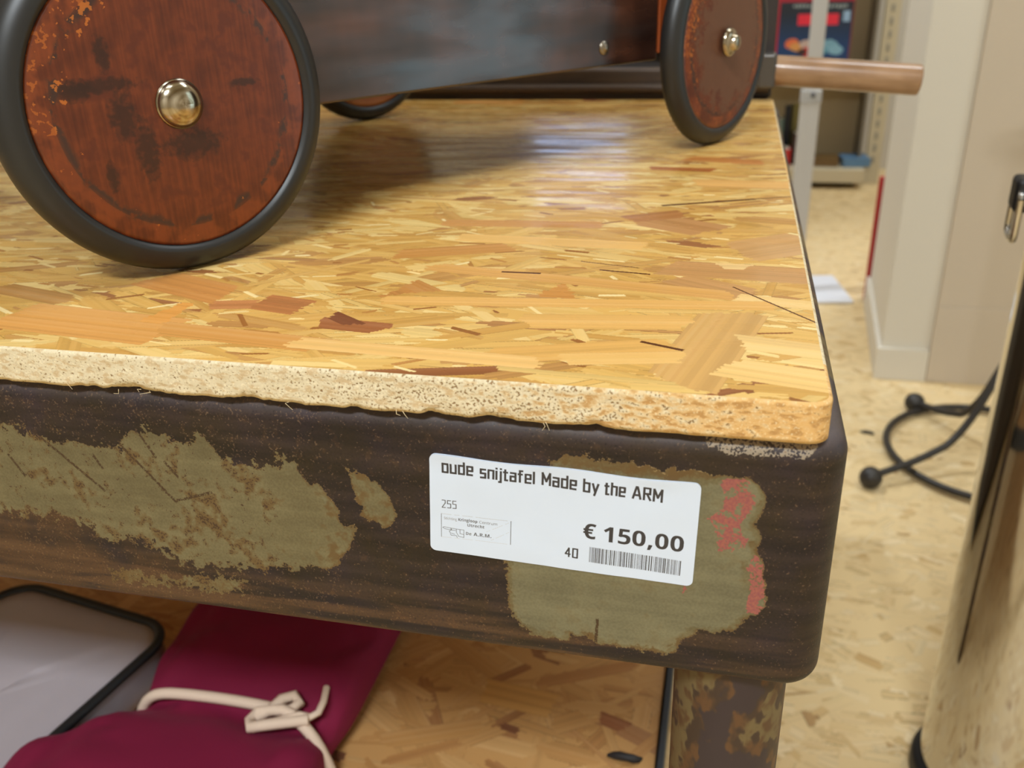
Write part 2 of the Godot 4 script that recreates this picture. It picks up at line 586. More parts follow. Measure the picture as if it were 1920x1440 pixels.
func sticker_picture() -> Image:
	var w := 2048
	var h := 888
	var im := Image.create(w, h, false, Image.FORMAT_RGB8)
	im.fill(rgb(210, 221, 238))
	var ink := rgb(52, 50, 54)
	var r := RandomNumberGenerator.new()
	r.seed = 12
	var U := func(u: float) -> float: return u * w
	for a in [["oude", .0472, .1712, .174, .170], ["snijtafel", .1954, .4047, .180, .181], ["Made", .4290, .5604, .178, .190], ["by", .582, .6418, .197, .200], ["the", .6595, .7376, .200, .202], ["ARM", .7598, .8699, .206, .213]]:
		word(im, a[0], a[1] * w, a[2] * w, a[3] * h, a[4] * h, 0.132 * h, 17.0, ink)
	word(im, "255", .0464 * w, .105 * w, .532 * h, .528 * h, .083 * h, 7.0, rgb(84, 82, 86))
	word(im, "40", .5252 * w, .5758 * w, .873 * h, .875 * h, .102 * h, 12.0, ink)
	type(im, "€", true, .5911 * w, .6385 * w, .655 * h, .655 * h, .150 * h, ink)
	type(im, "150,00", true, .6665 * w, .9566 * w, .6600 * h, .667 * h, .151 * h, ink)
	# bar code
	var x := .6175 * w
	while x < .951 * w:
		var bw: float = [3.0, 3.0, 5.0, 8.0][r.randi() % 4]
		var t := (x / w - .6171) / .334
		fill_convex(im, [Vector2(x, lerpf(.7358, .7557, t) * h), Vector2(x + bw, lerpf(.7358, .7557, t) * h), Vector2(x + bw, lerpf(.893, .907, t) * h), Vector2(x, lerpf(.893, .907, t) * h)], ink)
		x += bw + [4.0, 4.0, 6.0, 9.0][r.randi() % 4]
	# small printed box with a pointing hand
	var faint := rgb(150, 150, 154)
	var mid := rgb(92, 92, 96)
	var P := func(u: float, v: float) -> Vector2: return Vector2(u * w, v * h)
	stroke(im, P.call(.0448, .595), P.call(.0447, .843), 4, mid)
	stroke(im, P.call(.3170, .586), P.call(.3172, .826), 5, mid)
	for k in 26:
		var t := k / 26.0
		if r.randf() < 0.75:
			stroke(im, P.call(lerpf(.0448, .3163, t), lerpf(.596, .585, t)), P.call(lerpf(.0448, .3163, t + .03), lerpf(.596, .585, t)), 3, rgb(176, 176, 178))
			stroke(im, P.call(lerpf(.0448, .3163, t), lerpf(.843, .826, t)), P.call(lerpf(.0448, .3163, t + .03), lerpf(.843, .826, t)), 3, rgb(196, 196, 198))
	for k in 12:
		if r.randf() < 0.7:
			var t := k / 12.0
			stroke(im, P.call(lerpf(.215, .312, t), lerpf(.74, .60, t)), P.call(lerpf(.215, .312, t + .05), lerpf(.74, .60, t + .05)), 3, rgb(190, 190, 192))
			stroke(im, P.call(lerpf(.235, .312, t), lerpf(.82, .70, t)), P.call(lerpf(.235, .312, t + .05), lerpf(.82, .70, t + .05)), 3, rgb(190, 190, 192))
	type(im, "Stichting", false, .0552 * w, .106 * w, .652 * h, .652 * h, .026 * h, rgb(140, 140, 144))
	type(im, "Kringloop", true, .1119 * w, .186 * w, .652 * h, .650 * h, .030 * h, mid)
	type(im, "Centrum", false, .194 * w, .2644 * w, .650 * h, .648 * h, .028 * h, rgb(120, 120, 124))
	type(im, "Utrecht", true, .1473 * w, .2142 * w, .700 * h, .698 * h, .030 * h, rgb(100, 100, 104))
	type(im, "De", true, .142 * w, .163 * w, .789 * h, .789 * h, .030 * h, rgb(110, 110, 114))
	type(im, "A.R.M.", true, .172 * w, .2421 * w, .790 * h, .786 * h, .034 * h, mid)
	for hand in ["0.050,.740 .056,.733 .080,.738 .086,.750", ".050,.740 .058,.752 .076,.758 .086,.750 .076,.775 .080,.790 .098,.800", ".080,.738 .112,.742", ".080,.800 .084,.815 .104,.812 .108,.832", ".104,.742 .104,.775 .112,.812", ".100,.757 .084,.760", ".112,.742 .134,.742 .134,.822 .112,.815", ".118,.745 .118,.785 .132,.79"]:
		var last := Vector2.ZERO
		for pair in hand.split(" "):
			var xy: PackedStringArray = pair.split(",")
			var p := Vector2(float(xy[0]) * w, float(xy[1]) * h)
			if last != Vector2.ZERO:
				stroke(im, last, p, 4, rgb(104, 104, 108))
			last = p
	return im

func chip_edge_picture() -> Image:
	# sawn edge of the strand board: pale crumbly middle with dark pits
	var w := 2048
	var h := 80
	var nf := grey(noise(0.13, FastNoiseLite.TYPE_SIMPLEX_SMOOTH, 3, 21), w, h, 1)
	var nc := grey(noise(0.05, FastNoiseLite.TYPE_SIMPLEX_SMOOTH, 3, 25), w, h, 2)
	var nb := grey(noise(0.006, FastNoiseLite.TYPE_SIMPLEX_SMOOTH, 2, 27), w, h)
	var out := PackedByteArray()
	out.resize(w * h * 3)
	for y in h:
		for x in w:
			var i := y * w + x
			var f := nf[i] / 255.0
			var c := nc[i] / 255.0
			var fx := x / float(w)
			# towards the corner the edge was sanded and varnished
			var warm := smoothstep(0.62, 0.9, fx + (c - 0.5) * 0.3)
			var col := Vector3(218, 203, 170).lerp(Vector3(222, 176, 112), warm)
			col = col.lerp(Vector3(172, 128, 76), smoothstep(0.5, 0.8, c) * (0.35 + 0.3 * warm))
			var pit := smoothstep(0.245, 0.05, f + (c - 0.5) * 0.35 + 0.1 * warm - 0.10 * smoothstep(0.3, 0.6, fx) * (1.0 - warm))
			col = col.lerp(Vector3(138, 104, 66), pit * 0.85)
			col = col.lerp(Vector3(246, 230, 192), smoothstep(0.62, 0.85, f) * 0.6)
			var band := smoothstep(0.86, 1.0, y / float(h))
			col = col.lerp(Vector3(236, 206, 150), band * 0.6)
			out[i * 3] = int(clampf(col.x, 0, 255))
			out[i * 3 + 1] = int(clampf(col.y, 0, 255))
			out[i * 3 + 2] = int(clampf(col.z, 0, 255))
	return Image.create_from_data(w, h, false, Image.FORMAT_RGB8, out)

func grain_picture(w: int, h: int, a: Vector3, b: Vector3, sd: int, freq := 0.06) -> Image:
	var ng := grey(noise(freq, FastNoiseLite.TYPE_SIMPLEX_SMOOTH, 4, sd), w, h, 14)
	var nb := grey(noise(0.01, FastNoiseLite.TYPE_SIMPLEX_SMOOTH, 3, sd + 1), w, h)
	var out := PackedByteArray()
	out.resize(w * h * 3)
	for i in w * h:
		var t := clampf(ng[i] / 255.0 * 0.7 + nb[i] / 255.0 * 0.5 - 0.1, 0, 1)
		var col := a.lerp(b, t)
		out[i * 3] = int(col.x)
		out[i * 3 + 1] = int(col.y)
		out[i * 3 + 2] = int(col.z)
	return Image.create_from_data(w, h, false, Image.FORMAT_RGB8, out)

func cover_picture() -> Image:
	# printed front of the boxed item on the far shelf: blue night picture under a dark title band
	var w := 240
	var h := 330
	var im := Image.create(w, h, false, Image.FORMAT_RGB8)
	for y in h:
		im.fill_rect(Rect2i(0, y, w, 1), rgb(34, 40, 52).lerp(rgb(24, 62, 110), clampf((y - 40) / 160.0, 0, 1)))
	im.fill_rect(Rect2i(0, 0, w, 3), rgb(190, 40, 62))
	var r := RandomNumberGenerator.new()
	r.seed = 4
	for k in 15:
		im.fill_rect(Rect2i(42 + k * 12, 14 + r.randi() % 5, 9, 15 - r.randi() % 5), rgb(150, 160, 160))
	im.fill_rect(Rect2i(61, 58, 134, 50), rgb(226, 44, 66))
	im.fill_rect(Rect2i(209, 46, 23, 48), rgb(150, 180, 210))
	for b in [[48, 190, 24, rgb(222, 110, 70)], [64, 206, 22, rgb(214, 150, 84)], [98, 196, 24, rgb(196, 170, 160)], [104, 228, 24, rgb(196, 56, 50)], [84, 230, 16, rgb(60, 40, 40)], [172, 198, 28, rgb(120, 165, 185)], [196, 222, 24, rgb(130, 175, 195)], [152, 226, 18, rgb(90, 150, 170)]]:
		var p := PackedVector2Array()
		for k in 14:
			p.append(Vector2(b[0], b[1]) + Vector2.from_angle(TAU * k / 14.0) * b[2] * r.randf_range(0.85, 1.1))
		fill_poly(im, p, b[3])
	return im

# ---------------------------------------------------------------- the place
const TOP := 0.7653        # upper face of the strand board
const CART := Vector3(-0.2345, 0.7653, -0.3343)
var M := {}

func _ready() -> void:
	# camera
	var cam := Camera3D.new()
	cam.name = "camera"
	add_child(cam)
	cam.transform = Transform3D(Basis(Vector3(0.9730, -0.0304, -0.2289), Vector3(-0.0686, 0.9085, -0.4121), Vector3(0.2205, 0.4167, 0.8819)).orthonormalized(), Vector3(0, 0.88, 0))
	cam.keep_aspect = Camera3D.KEEP_HEIGHT
	cam.near = 0.02
	cam.far = 60.0
	var lens := CameraAttributesPhysical.new()
	lens.frustum_focal_length = 28.1667
	lens.frustum_focus_distance = 0.33
	lens.exposure_aperture = 12.5
	cam.attributes = lens
	cam.fov = 46.15
	cam.current = true
	# surroundings and exposure
	var we := WorldEnvironment.new()
	we.name = "surroundings"
	var env := Environment.new()
	env.background_mode = Environment.BG_COLOR
	env.background_color = Color(0.5, 0.55, 0.62)
	env.tonemap_mode = Environment.TONE_MAPPER_LINEAR
	env.tonemap_exposure = 0.87
	env.sdfgi_enabled = true
	env.ssao_enabled = true
	env.ssil_enabled = true
	we.environment = env
	add_child(we)
	materials()
	# unseen ceiling lamps, a spotlight and glowing panes, placed for light and sheen
	unseen_ceiling_lamp(Vector3(-0.30, 2.9, 0.20), Vector2(0.9, 0.4), 0.6, "unseen ceiling light panel above the front of the table")
	unseen_ceiling_lamp(Vector3(-0.10, 2.9, 1.60), Vector2(0.9, 0.4), 11.2, "unseen ceiling light panel behind the camera, main light on table and cart")
	unseen_ceiling_lamp(Vector3(1.00, 2.9, -1.35), Vector2(1.2, 0.5), 2.1, "unseen ceiling light panel over the iron stand, lighting the floor at the right")
	unseen_ceiling_lamp(Vector3(-2.4, 2.9, -2.6), Vector2(1.2, 0.5), 0.8, "unseen ceiling light panel far left behind the table, lighting the short wall")
	unseen_ceiling_lamp(Vector3(1.15, 2.9, -3.35), Vector2(1.2, 0.5), 4.2, "unseen ceiling light panel behind the short wall, lighting the far floor and shelf unit")
	unseen_spot_lamp(Vector3(-0.9, 2.86, -2.3), Vector3(0.40, 0.55, -2.3))
	unseen_day_window("window_1", Vector3(-0.72, 1.56, -4.42), Vector2(0.44, 0.44), Vector3(0, 0, 1), 0.04, 1.3, Color(0.70, 0.80, 1.0), "unseen daylight window in the back wall, placed for the sheen on the table top")
	unseen_day_window("window_2", Vector3(2.26, 1.05, -0.77), Vector2(0.60, 1.8), Vector3(-1, 0, 0), 0.3, 0.75, Color(0.74, 0.90, 0.96), "unseen daylight window in the right wall, placed for the sheen on the cart board")
	room()
	table()
	sticker()
	cart()
	bundle()
	bag()
	bin()
	iron_stand()
	display_stand()
	shelf_unit()
	cabinet()
	scraps()

func glow(c: Color, energy: float) -> StandardMaterial3D:
	var m := mat(Color(0.8, 0.8, 0.8), 0.5)
	m.emission_enabled = true
	m.emission = c
	m.emission_energy_multiplier = energy
	return m

func unseen_ceiling_lamp(at: Vector3, size: Vector2, energy: float, label: String) -> void:  # out of view; place and strength chosen to light table, floor and walls
	var o := thing("unseen_ceiling_lamp", label, "lamp", at, 0.0)
	put("lamp_frame", Shape.new().box(Vector3(size.x + 0.05, 0.03, size.y + 0.05), Vector3(0, -0.016, 0), 0.004), mat(rgb(220, 220, 220), 0.4), o)
	put("lamp_diffuser", Shape.new().box(Vector3(size.x, 0.012, size.y), Vector3(0, -0.034, 0), 0.003), glow(Color(0.94, 0.975, 1.0), 1.6), o)
	var l := AreaLight3D.new()
	l.name = "lamp_light"
	l.area_size = size
	l.light_color = Color(0.94, 0.975, 1.0)
	l.light_energy = energy
	l.area_range = 12.0
	l.shadow_enabled = true
	l.position = Vector3(0, -0.045, 0)
	l.rotation.x = -PI / 2
	o.add_child(l)

func unseen_spot_lamp(at: Vector3, target: Vector3) -> void:  # out of view, placed to brighten the left face of the short wall
	var o := thing("unseen_spot_lamp", "unseen round ceiling spotlight placed to light the end of the short wall", "lamp", at)
	var dir := (target - at).normalized()
	var side := dir.cross(Vector3.FORWARD).normalized()
	var turn := Transform3D(Basis(side, dir.cross(side), dir), Vector3.ZERO)
	put("mount", Shape.new().box(Vector3(0.08, 0.03, 0.08), Vector3(0, 0.045, 0), 0.006), M.white_metal, o)
	put("stem", Shape.new().tube([Vector3(0, 0.04, 0), Vector3(0, -0.01, 0)], 0.008, 10), M.white_metal, o)
	put("shade", Shape.new().lathe([Vector2(0.0, -0.07), Vector2(0.03, -0.068), Vector2(0.036, -0.05), Vector2(0.046, 0.06), Vector2(0.042, 0.06), Vector2(0.033, -0.045), Vector2(0.0, -0.05)], 32).move(turn), M.white_metal, o)
	put("bulb", Shape.new().lathe([Vector2(0.0, 0.045), Vector2(0.036, 0.044), Vector2(0.036, 0.038), Vector2(0.0, 0.037)], 24).move(turn), glow(Color(0.92, 0.96, 1.0), 3.0), o)
	var l := SpotLight3D.new()
	l.name = "spot_light"
	l.light_color = Color(0.92, 0.96, 1.0)
	l.light_energy = 4.5
	l.spot_angle = 24.0
	l.spot_angle_attenuation = 0.6
	l.spot_range = 8.0
	l.spot_attenuation = 2.0
	l.light_size = 0.035
	l.shadow_enabled = true
	l.position = dir * 0.065
	o.add_child(l)
	l.look_at_from_position(at + dir * 0.065, target, Vector3.FORWARD)

func unseen_day_window(called: String, at: Vector3, size: Vector2, face: Vector3, energy: float, shine: float, tint: Color, label: String) -> void:  # unseen glowing pane, placed to give a cool reflection its source
	var turn := atan2(face.x, face.z)
	var o := Node3D.new()
	o.name = called
	o.position = at
	o.rotation.y = turn
	add_child(o)
	o.set_meta("kind", "structure")
	tag(o, label, "window")
	put("pane", Shape.new().box(Vector3(size.x, size.y, 0.01), Vector3(0, 0, 0), 0.002), glow(tint, shine), o)
	for s in [-1, 1]:
		put("window_frame", Shape.new().box(Vector3(0.05, size.y + 0.1, 0.05), Vector3(s * (size.x / 2 + 0.025), 0, 0), 0.004), mat(rgb(225, 224, 218), 0.4), o)
		put("window_frame", Shape.new().box(Vector3(size.x, 0.05, 0.05), Vector3(0, s * (size.y / 2 + 0.025), 0), 0.004), mat(rgb(225, 224, 218), 0.4), o)
	var l := AreaLight3D.new()
	l.name = "daylight"
	l.area_size = size
	l.light_color = tint
	l.light_energy = energy
	l.area_range = 12.0
	l.shadow_enabled = true
	l.position = Vector3(0, 0, 0.02)
	l.rotation.y = PI
	o.add_child(l)

func materials() -> void:
	M.wall = mat(rgb(208, 200, 186), 0.75)
	M.wall_cool = mat(rgb(222, 213, 196), 0.7)
	M.panel = mat(rgb(206, 190, 168), 0.6)
	M.ceiling = mat(rgb(226, 222, 212), 0.8)
	M.steel_dark = mat(rgb(58, 52, 50), 0.5, 0.3)
	M.rubber = mat(rgb(34, 34, 34), 0.42)
	M.chrome = mat(rgb(206, 204, 200), 0.07, 1.0)
	M.nickel = tex_mat(grain_picture(256, 128, Vector3(214, 206, 190), Vector3(120, 104, 78), 63, 0.10), 0.17, 1.0)
	M.nickel.uv1_scale = Vector3(1, 30, 1)
	M.iron = mat(rgb(58, 54, 50), 0.45, 0.4)
	M.white_metal = mat(rgb(196, 192, 186), 0.4)
	M.black = mat(rgb(26, 26, 28), 0.5)
	var rail := rail_picture()
	M.rail = tex_mat(rail[0], 1.0, 0.05, 0.4, 0.02)
	M.rail.roughness_texture = ImageTexture.create_from_image(rail[1])
	M.rail.roughness_texture_channel = BaseMaterial3D.TEXTURE_CHANNEL_RED
	M.worn = tex_mat(worn_steel_picture(512, 512, 31), 0.55, 0.2, 0.5, 0.015)
	M.worn.uv1_scale = Vector3(6, 1, 1)
	M.dark_worn = tex_mat(grain_picture(512, 256, Vector3(104, 84, 66), Vector3(62, 54, 52), 37, 0.05), 0.5, 0.2)
	M.dark_worn.uv1_scale = Vector3(3, 9, 1)
	M.sticker = tex_mat(sticker_picture(), 0.45)

# ---------------------------------------------------------------- room
func room() -> void:
	var fl := strand_board(1408, 1408, 0.88, 7000, [rgb(224, 196, 146), rgb(234, 210, 166), rgb(215, 184, 132), rgb(200, 164, 110), rgb(140, 104, 68)], 0.5, 5, 12, 50)
	var fm := tex_mat(fl, 0.5, 0.0, 0.4)
	fm.uv1_scale = Vector3(1.0 / 1.6, 1.0 / 1.6, 1)
	struct("floor", Shape.new().box(Vector3(6.2, 0.1, 8.0), Vector3(-0.7, -0.05, -0.6), 0.002), fm, "pale oriented strand board floor of the shop with dark flecks", "floor")
	struct("ceiling", Shape.new().box(Vector3(6.2, 0.1, 8.0), Vector3(-0.7, 2.97, -0.6), 0.002), M.ceiling, "plain white ceiling of the shop", "ceiling")
	struct("wall_back", Shape.new().box(Vector3(6.2, 3.0, 0.1), Vector3(-0.7, 1.45, -4.5), 0.002), M.wall, "plain cream back wall behind the shelf unit", "wall")
	struct("wall_front", Shape.new().box(Vector3(6.2, 3.0, 0.1), Vector3(-0.7, 1.45, 3.3), 0.002), M.wall, "plain cream wall behind the camera", "wall")
	struct("wall_left", Shape.new().box(Vector3(0.1, 3.0, 8.0), Vector3(-3.75, 1.45, -0.6), 0.002), M.wall, "plain cream wall on the left of the shop", "wall")
	struct("wall_right", Shape.new().box(Vector3(0.1, 3.0, 8.0), Vector3(2.34, 1.45, -0.6), 0.002), M.wall, "plain cream wall on the right of the shop", "wall")
	var door := struct("door_1", Shape.new().box(Vector3(0.04, 2.06, 0.86), Vector3(2.275, 1.03, -1.56), 0.004), mat(rgb(64, 42, 34), 0.45), "unseen dark brown door in the right wall, darkening the reflection in the cart board", "door")  # out of view, darkens the right part of the cart board's reflection
	put("door_handle", Shape.new().tube([Vector3(2.25, 1.02, -1.25), Vector3(2.20, 1.02, -1.25), Vector3(2.195, 1.02, -1.27), Vector3(2.195, 1.02, -1.36)], 0.009, 10), M.chrome, door)
	# the short wall that ends right of the table, a little askew at its end
	var s := Shape.new()
	var a := [Vector2(0.361, -2.04), Vector2(2.28, -2.04), Vector2(2.28, -2.57), Vector2(0.399, -2.57)]
	prism(s, a, 0.0, 2.92)
	struct("wall_pillar", s, M.wall_cool, "cream end of the short wall right of the white display stand", "wall")
	s = Shape.new()
	prism(s, [Vector2(0.351, -2.03), Vector2(0.461, -2.03), Vector2(0.461, -2.05), Vector2(0.371, -2.05), Vector2(0.40, -2.565), Vector2(0.388, -2.565)], 0.0, 0.075)
	struct("baseboard_pillar", s, M.wall_cool, "low cream skirting board round the end of the short wall", "skirting")
	struct("trim_1", Shape.new().box(Vector3(1.8, 0.182, 0.02), Vector3(1.3625, 0.091, -2.04), 0.0015), M.panel, "low warm beige panel along the foot of the short wall", "panel")
	struct("trim_2", Shape.new().box(Vector3(1.8, 2.73, 0.02), Vector3(1.3625, 1.547, -2.0412), 0.0015), M.panel, "tall warm beige panel covering the short wall", "panel")

func prism(s: Shape, a: Array, y0: float, y1: float) -> void:
	var n := a.size()
	var mid := Vector3.ZERO
	for p in a:
		mid += Vector3(p.x, (y0 + y1) / 2, p.y) / n
	for i in n:
		var p: Vector2 = a[i]
		var q: Vector2 = a[(i + 1) % n]
		var e := q - p
		var out := Vector3(e.y, 0, -e.x)
		if not Geometry2D.is_polygon_clockwise(PackedVector2Array(a)):
			out = out
		var area := 0.0
		for k in n:
			var u: Vector2 = a[k]
			var v: Vector2 = a[(k + 1) % n]
			area += u.x * v.y - v.x * u.y
		if area < 0:
			out = -out
		var L := e.length()
		s.grid([[Vector3(p.x, y1, p.y), Vector3(q.x, y1, q.y)], [Vector3(p.x, y0, p.y), Vector3(q.x, y0, q.y)]], [[Vector2(0, 0), Vector2(L, 0)], [Vector2(0, y1 - y0), Vector2(L, y1 - y0)]], false, out)
	var tri := Geometry2D.triangulate_polygon(PackedVector2Array(a))
	for y in [y0, y1]:
		for i in range(0, tri.size(), 3):
			var t := []
			for k in 3:
				t.append(Vector3(a[tri[i + k]].x, y, a[tri[i + k]].y))
			s.grid([[t[0], t[1]], [t[2], t[2]]], [], false, Vector3(0, 1 if y == y1 else -1, 0))
			for k in 4:
				s.N[s.N.size() - 1 - k] = Vector3(0, 1 if y == y1 else -1, 0)

# ---------------------------------------------------------------- table
func table() -> void:
	var t := thing("cutting_table", "old rusty steel cutting table with a strand board top, carrying the wooden cart", "table")
	# front rail: bent steel section with rounded edges, turning the corner at the right
	var prof := []      # (outward, y, y for the picture)
	var seen := func(y: float) -> float: return 0.88 - (0.88 - y) * 1.0139     # height on the picture of the rail
	prof.append(Vector3(-0.05, 0.752, 0.752 + 0.046))
	prof.append(Vector3(-0.03, 0.752, 0.752 + 0.026))
	for i in 9:
		var a := PI / 2 * i / 8.0
		prof.append(Vector3(-0.008 + 0.008 * sin(a), 0.744 + 0.008 * cos(a), 0.7421 + 0.008 * (PI / 2 - a)))
	for y in [0.73, 0.71, 0.69, 0.674]:
		prof.append(Vector3(0, y, seen.call(y)))
	for i in 9:
		var a := PI / 2 * i / 8.0
		prof.append(Vector3(-0.007 + 0.007 * cos(a), 0.6637 - 0.007 * sin(a), seen.call(0.6637) - 0.007 * a))
	prof.append(Vector3(-0.03, 0.6567, 0.63))
	prof.append(Vector3(-0.05, 0.6567, 0.61))
	var rows := []
	var uvs := []
	for q in prof:
		rows.append(PackedVector3Array())
		uvs.append(PackedVector2Array())
	var spine := []    # (x, z, nx, nz, distance)
	var x := -1.25
	while x < 0.026:
		spine.append([x, -0.2455, 0.0, 1.0, x * 1.0139])
		x += 0.05
	spine.append([0.0274, -0.2455, 0.0, 1.0, 0.0278])
	for i in range(1, 13):
		var a := PI / 2 * i / 12.0
		spine.append([0.0274 + 0.013 * sin(a), -0.2585 + 0.013 * cos(a), sin(a), cos(a), 0.0278 + 0.0132 * a])
	spine.append([0.0404, -0.30, 1.0, 0.0, 0.0485 + 0.042])
	for p in spine:
		for k in prof.size():
			var q: Vector3 = prof[k]
			# the corner stays tight on the inside
			var inward: float = q.x
			if p[2] > 0.0 and p[3] > 0.0:
				inward = maxf(q.x, -0.0125)
			rows[k].append(Vector3(p[0] + p[2] * inward, q.y, p[1] + p[3] * inward))
			uvs[k].append(Vector2((p[4] + 0.345) / 0.43, (0.775 - q.z) / 0.135))
	var s := Shape.new()
	s.grid(rows, uvs, false, Vector3(0, 0, 1))
	put("front_rail", s, M.rail, t).set_meta("label", "rusty front rail with patches of old olive paint")
	# side rail, continuing the same section backwards
	rows = []
	uvs = []
	for q in prof:
		var row := PackedVector3Array()
		var uv := PackedVector2Array()
		for z in [-0.30, -0.5, -0.7, -0.93]:
			row.append(Vector3(0.0404 + q.x, q.y, z))
			uv.append(Vector2(z, q.z * 4))
		rows.append(row)
		uvs.append(uv)
	s = Shape.new()
	s.grid(rows, uvs, false, Vector3(1, 0, 0))
	put("side_rail", s, M.worn, t)
	# back rail with an upstand and a rolled bead
	s = Shape.new()
	s.box(Vector3(1.29, 0.098, 0.05), Vector3(-0.604, 0.703, -0.925), 0.006)
	s.box(Vector3(1.28, 0.042, 0.014), Vector3(-0.612, 0.771, -0.911), 0.003)
	s.tube([Vector3(-1.25, 0.7745, -0.899), Vector3(0.028, 0.7745, -0.899)], 0.0045, 10)
	put("back_rail", s, M.dark_worn, t)
	# upright plate and clamp at the back right corner, with the wooden handle
	s = Shape.new().box(Vector3(0.017, 0.19, 0.022), Vector3(0.0225, 0.86, -0.913), 0.003)
	put("corner_post", s, M.steel_dark, t)
	var grip := put("handle_clamp", Shape.new().box(Vector3(0.016, 0.030, 0.028), Vector3(0.0247, 0.791, -0.893), 0.003), mat(rgb(92, 88, 84), 0.35, 0.6), t)
	s = Shape.new()
	var a0 := Vector3(0.0325, 0.7905, -0.893)
	var a1 := Vector3(0.1565, 0.7815, -0.893)
	var dir := (a1 - a0).normalized()
	s.tube([a0, a0 + dir * 0.03, a0 + dir * 0.07, a1 - dir * 0.0025, a1 - dir * 0.0008, a1], [0.0132, 0.0133, 0.0134, 0.0134, 0.0128, 0.0112], 28)
	var wood := tex_mat(grain_picture(512, 128, Vector3(178, 140, 104), Vector3(136, 100, 68), 41), 0.3)
	wood.uv1_scale = Vector3(6, 1, 1)
	wood.clearcoat_enabled = true
	wood.clearcoat = 0.6
	wood.clearcoat_roughness = 0.12
	put("handle", s, wood, t).set_meta("label", "varnished round wooden handle")
	# legs
	for p in [Vector3(0.0125, 0, -0.2765), Vector3(0.0125, 0, -0.915), Vector3(-1.21, 0, -0.2765), Vector3(-1.21, 0, -0.915)]:
		s = Shape.new()
		s.tube([Vector3(p.x, 0.0, p.z), Vector3(p.x, 0.2, p.z), Vector3(p.x, 0.45, p.z), Vector3(p.x, 0.658, p.z)], 0.0207, 32)
		var lm: StandardMaterial3D = M.worn.duplicate()
		lm.uv1_scale = Vector3(3, 0.6, 1)
		lm.uv1_offset = Vector3(0.62, 0.1, 0)
		put("leg", s, lm, t)
	# lower shelf
	var lo := strand_board(1536, 1280, 2.2, 1500, [rgb(192, 146, 90), rgb(204, 160, 104), rgb(184, 136, 80), rgb(172, 122, 72), rgb(140, 94, 60)], 0.6, 17)
	var r := RandomNumberGenerator.new()
	r.seed = 3
	for f in [[-0.153, -0.570, 38.0, 7.0, -0.75, rgb(152, 102, 60)], [-0.061, -0.534, 22.0, 12.0, 0.3, rgb(146, 92, 56)], [-0.139, -0.512, 12.0, 6.0, 0.2, rgb(120, 76, 50)], [-0.265, -0.459, 16.0, 8.0, 0.1, rgb(120, 76, 50)], [-0.14, -0.545, 60.0, 26.0, 0.1, rgb(196, 146, 82)]]:
		strand(lo, Vector2((f[0] + 0.72) * 2200, (f[1] + 0.9) * 2200), f[2] * 2.2, f[3] * 2.2, f[4], f[5], r)
	var lm2 := tex_mat(lo, 0.5)
	lm2.uv1_scale = Vector3(2200.0 / 1536, 2200.0 / 1280, 1)
	lm2.uv1_offset = Vector3(0.72 * 2200.0 / 1536, 0.9 * 2200.0 / 1280, 0)
	var shelf := put("lower_shelf", Shape.new().box(Vector3(1.18, 0.012, 0.61), Vector3(-0.615, 0.334, -0.585), 0.001), lm2, t)
	shelf.set_meta("label", "lower shelf of strand board")
	s = Shape.new()
	for z in [-0.275, -0.895]:
		s.box(Vector3(1.22, 0.03, 0.004), Vector3(-0.6, 0.332, z), 0.001)
	for xx in [-0.021, -1.208]:
		s.box(Vector3(0.005, 0.032, 0.62), Vector3(xx, 0.331, -0.585), 0.001)
		s.box(Vector3(0.03, 0.004, 0.62), Vector3(xx + (-0.015 if xx > -0.5 else 0.015), 0.326, -0.585), 0.001)
	put("shelf_frame", s, mat(rgb(58, 62, 68), 0.5, 0.4), t)
	tabletop(t)

